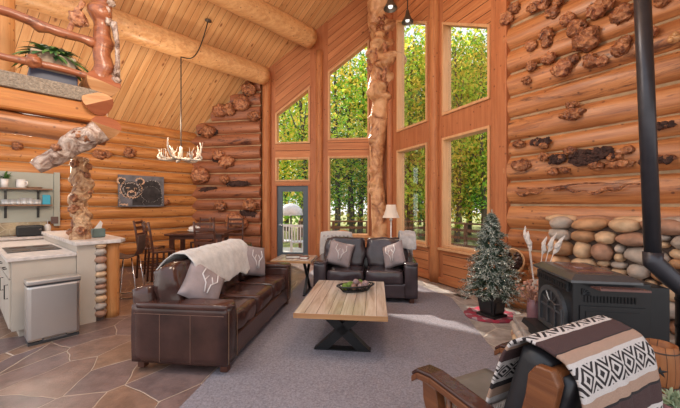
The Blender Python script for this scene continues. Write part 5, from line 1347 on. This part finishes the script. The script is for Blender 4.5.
b = nb(); prism(b, [Vector((.30*math.cos(PI*k/12), -.2, .72+.2*math.sin(PI*k/12))) for k in range(13)]+[Vector((-.3, -.2, .45)), Vector((.3, -.2, .45))], (0, .04, 0)); fixn(b); obj('backrest', b, 'log_post', t)
b = nb(); box(b, -.28, .28, -.16, .3, .40, .45); obj('seat', b, 'log_post', t)
for x in (-.25, .25):
    for y in (-.18, .26): b = nb(); box(b, x-.03, x+.03, y-.03, y+.03, 0, .40); obj('leg', b, 'log_post', t)
# trees
def leaf_mesh(name, seed, n, rx, z0, z1, size, w):
    rnd = random.Random(seed); verts = []; faces = []; mi = []
    cl = [(rnd.gauss(0, rx*.55), rnd.gauss(0, rx*.55), rnd.uniform(z0, z1), rnd.uniform(.5, 1.2), rnd.choices(range(4), w)[0]) for _ in range(max(12, n//70))]
    for _ in range(n):
        c = rnd.choice(cl); p = Vector((c[0]+rnd.gauss(0, c[3]*.6), c[1]+rnd.gauss(0, c[3]*.6), c[2]+rnd.gauss(0, c[3]*.5)))
        if p.z < z0*.7: continue
        a = Vector((rnd.gauss(0, 1), rnd.gauss(0, 1), rnd.gauss(0, 1))).normalized(); b_2 = a.orthogonal().normalized(); s = size*rnd.uniform(.6, 1.3); k = len(verts)
        verts += [p-a*s, p+b_2*s*.55, p+a*s, p-b_2*s*.55]; faces.append((k, k+1, k+2, k+3)); mi.append(c[4] if rnd.random() < .7 else rnd.choices(range(4), w)[0])
    me = bpy.data.meshes.new(name); me.from_pydata([tuple(v) for v in verts], [], faces)
    for m in ('leaf_green', 'leaf_lime', 'leaf_yellow', 'leaf_deep'): me.materials.append(M[m])
    me.polygons.foreach_set('material_index', mi); return me
LMESH = [leaf_mesh('foliage', 1, 5200, 2.0, 1.9, 9.5, .10, (4, 5, 3, 2)), leaf_mesh('foliage', 2, 5600, 1.9, .7, 9.0, .10, (3, 5, 6, 1)), leaf_mesh('foliage', 3, 5200, 2.1, 1.3, 10, .10, (6, 4, 2, 2))]
def trunk_mesh(seed):
    rnd = random.Random(seed); b = nb(); h_ = 10
    pts = [(.12*math.sin(i*.5+seed), .12*math.cos(i*.4+seed), -.6+h_*i/12) for i in range(13)]; tube(b, pts, [.17*(1-.06*i) for i in range(13)], 9, nz=.15, nf=2)
    for k in range(7):
        z = rnd.uniform(2.5, 8); a = rnd.uniform(0, 2*PI); l = rnd.uniform(1, 2.2); tube(b, [(0, 0, z), (l*.5*math.cos(a), l*.5*math.sin(a), z+.5), (l*math.cos(a), l*math.sin(a), z+1.3)], [.06, .04, .015], 5)
    me = bpy.data.meshes.new('trunk'); b.to_mesh(me); b.free(); me.materials.append(M['bark'])
    for p in me.polygons: p.use_smooth = True
    return me
TM = [trunk_mesh(k) for k in range(3)]
rnd = random.Random(31)
spots = []
for px, d in ((270, 17), (285, 24), (302, 19), (322, 26), (336, 15.5), (350, 20), (362, 16.5), (372, 25), (398, 22), (404, 14.5), (412, 18), (424, 24), (436, 15), (447, 20), (458, 12.5), (470, 17), (482, 12.2), (492, 15), (505, 19), (520, 14), (540, 20), (240, 22), (420, 32), (350, 32), (460, 30), (300, 33), (490, 28), (255, 30), (385, 30), (440, 26)):
    spots.append(on(px, d+(5.5 if d < 17.5 else 2)))
for i, p in enumerate(spots):
    t = thing('autumn_tree', 'leafy green and yellow autumn tree in the woods outside the windows', 'tree', (p.x, p.y, -.5), rnd.uniform(0, 6.28), 'trees in the woods outside')
    t.scale = (1, 1, rnd.uniform(.9, 1.15)) if p.y < 20 else (1.3, 1.3, 1.3)
    for nm, me in (('trunk', TM[i % 3]), ('foliage', LMESH[(i*2+i//4) % 3])):
        o = bpy.data.objects.new(nm, me); col.objects.link(o); o.parent = t

# ------------------------------------------------------------------ light, world, camera
w = bpy.data.worlds.new('World'); scn.world = w; w.use_nodes = True
nt = w.node_tree; bg = nt.nodes['Background']
tcw = nt.nodes.new('ShaderNodeTexCoord'); sepw = nt.nodes.new('ShaderNodeSeparateXYZ'); nt.links.new(tcw.outputs['Generated'], sepw.inputs[0])
rpw = nt.nodes.new('ShaderNodeValToRGB'); nt.links.new(sepw.outputs[2], rpw.inputs[0])
rpw.color_ramp.elements[0].position = 0; rpw.color_ramp.elements[0].color = (.95, .90, .84, 1)
rpw.color_ramp.elements[1].position = .6; rpw.color_ramp.elements[1].color = (.80, .88, 1.0, 1)
nt.links.new(rpw.outputs[0], bg.inputs[0]); bg.inputs[1].default_value = 1.45
def sun(name, az, el, st, c, ang):
    l = bpy.data.lights.new(name, 'SUN'); l.energy = st; l.color = c; l.angle = R(ang); o = bpy.data.objects.new(name, l); col.objects.link(o)
    d = Vector((math.sin(R(az))*math.cos(R(el)), math.cos(R(az))*math.cos(R(el)), math.sin(R(el)))); o.rotation_euler = d.to_track_quat('Z', 'Y').to_euler(); return o
sun('sun', -28, 38, 9.0, (1, .92, .80), 1.0)
def lamp(name, loc, e, size, c):
    l = bpy.data.lights.new(name, 'POINT'); l.energy = e; l.shadow_soft_size = size; l.color = c; o = bpy.data.objects.new(name, l); col.objects.link(o); o.location = loc; return o
lamp('room_fill_light', (-2.0, 2.6, 3.9), 130, .3, (1, .82, .62))  # both are added fill without any fixture, to brighten room and ceiling
lamp('room_fill_light', (.6, 3.2, 4.6), 100, .3, (1, .85, .68))
l = bpy.data.lights.new('kitchen_light', 'POINT'); l.energy = 60; l.color = (1, .86, .7); l.shadow_soft_size = .15; o = bpy.data.objects.new('kitchen_light', l); col.objects.link(o); o.location = (-4.9, 5.0, 2.3)
l = bpy.data.lights.new('dining_light', 'POINT'); l.energy = 60; l.color = (1, .8, .58); l.shadow_soft_size = .15; o = bpy.data.objects.new('dining_light', l); col.objects.link(o); o.location = (cp.x-.1, cp.y-.2, 3.25)

cam = bpy.data.cameras.new('camera'); co = bpy.data.objects.new('camera', cam); col.objects.link(co)
co.location = (0, 0, H); co.rotation_euler = (R(90), 0, 0); cam.sensor_width = 36; cam.lens = F/680*36; cam.shift_y = 1/680; cam.clip_end = 300
scn.camera = co
vs_ = scn.view_settings; vs_.view_transform = 'Standard'; vs_.look = 'None'; vs_.exposure = 0.15; vs_.gamma = 1; vs_.use_curve_mapping = False
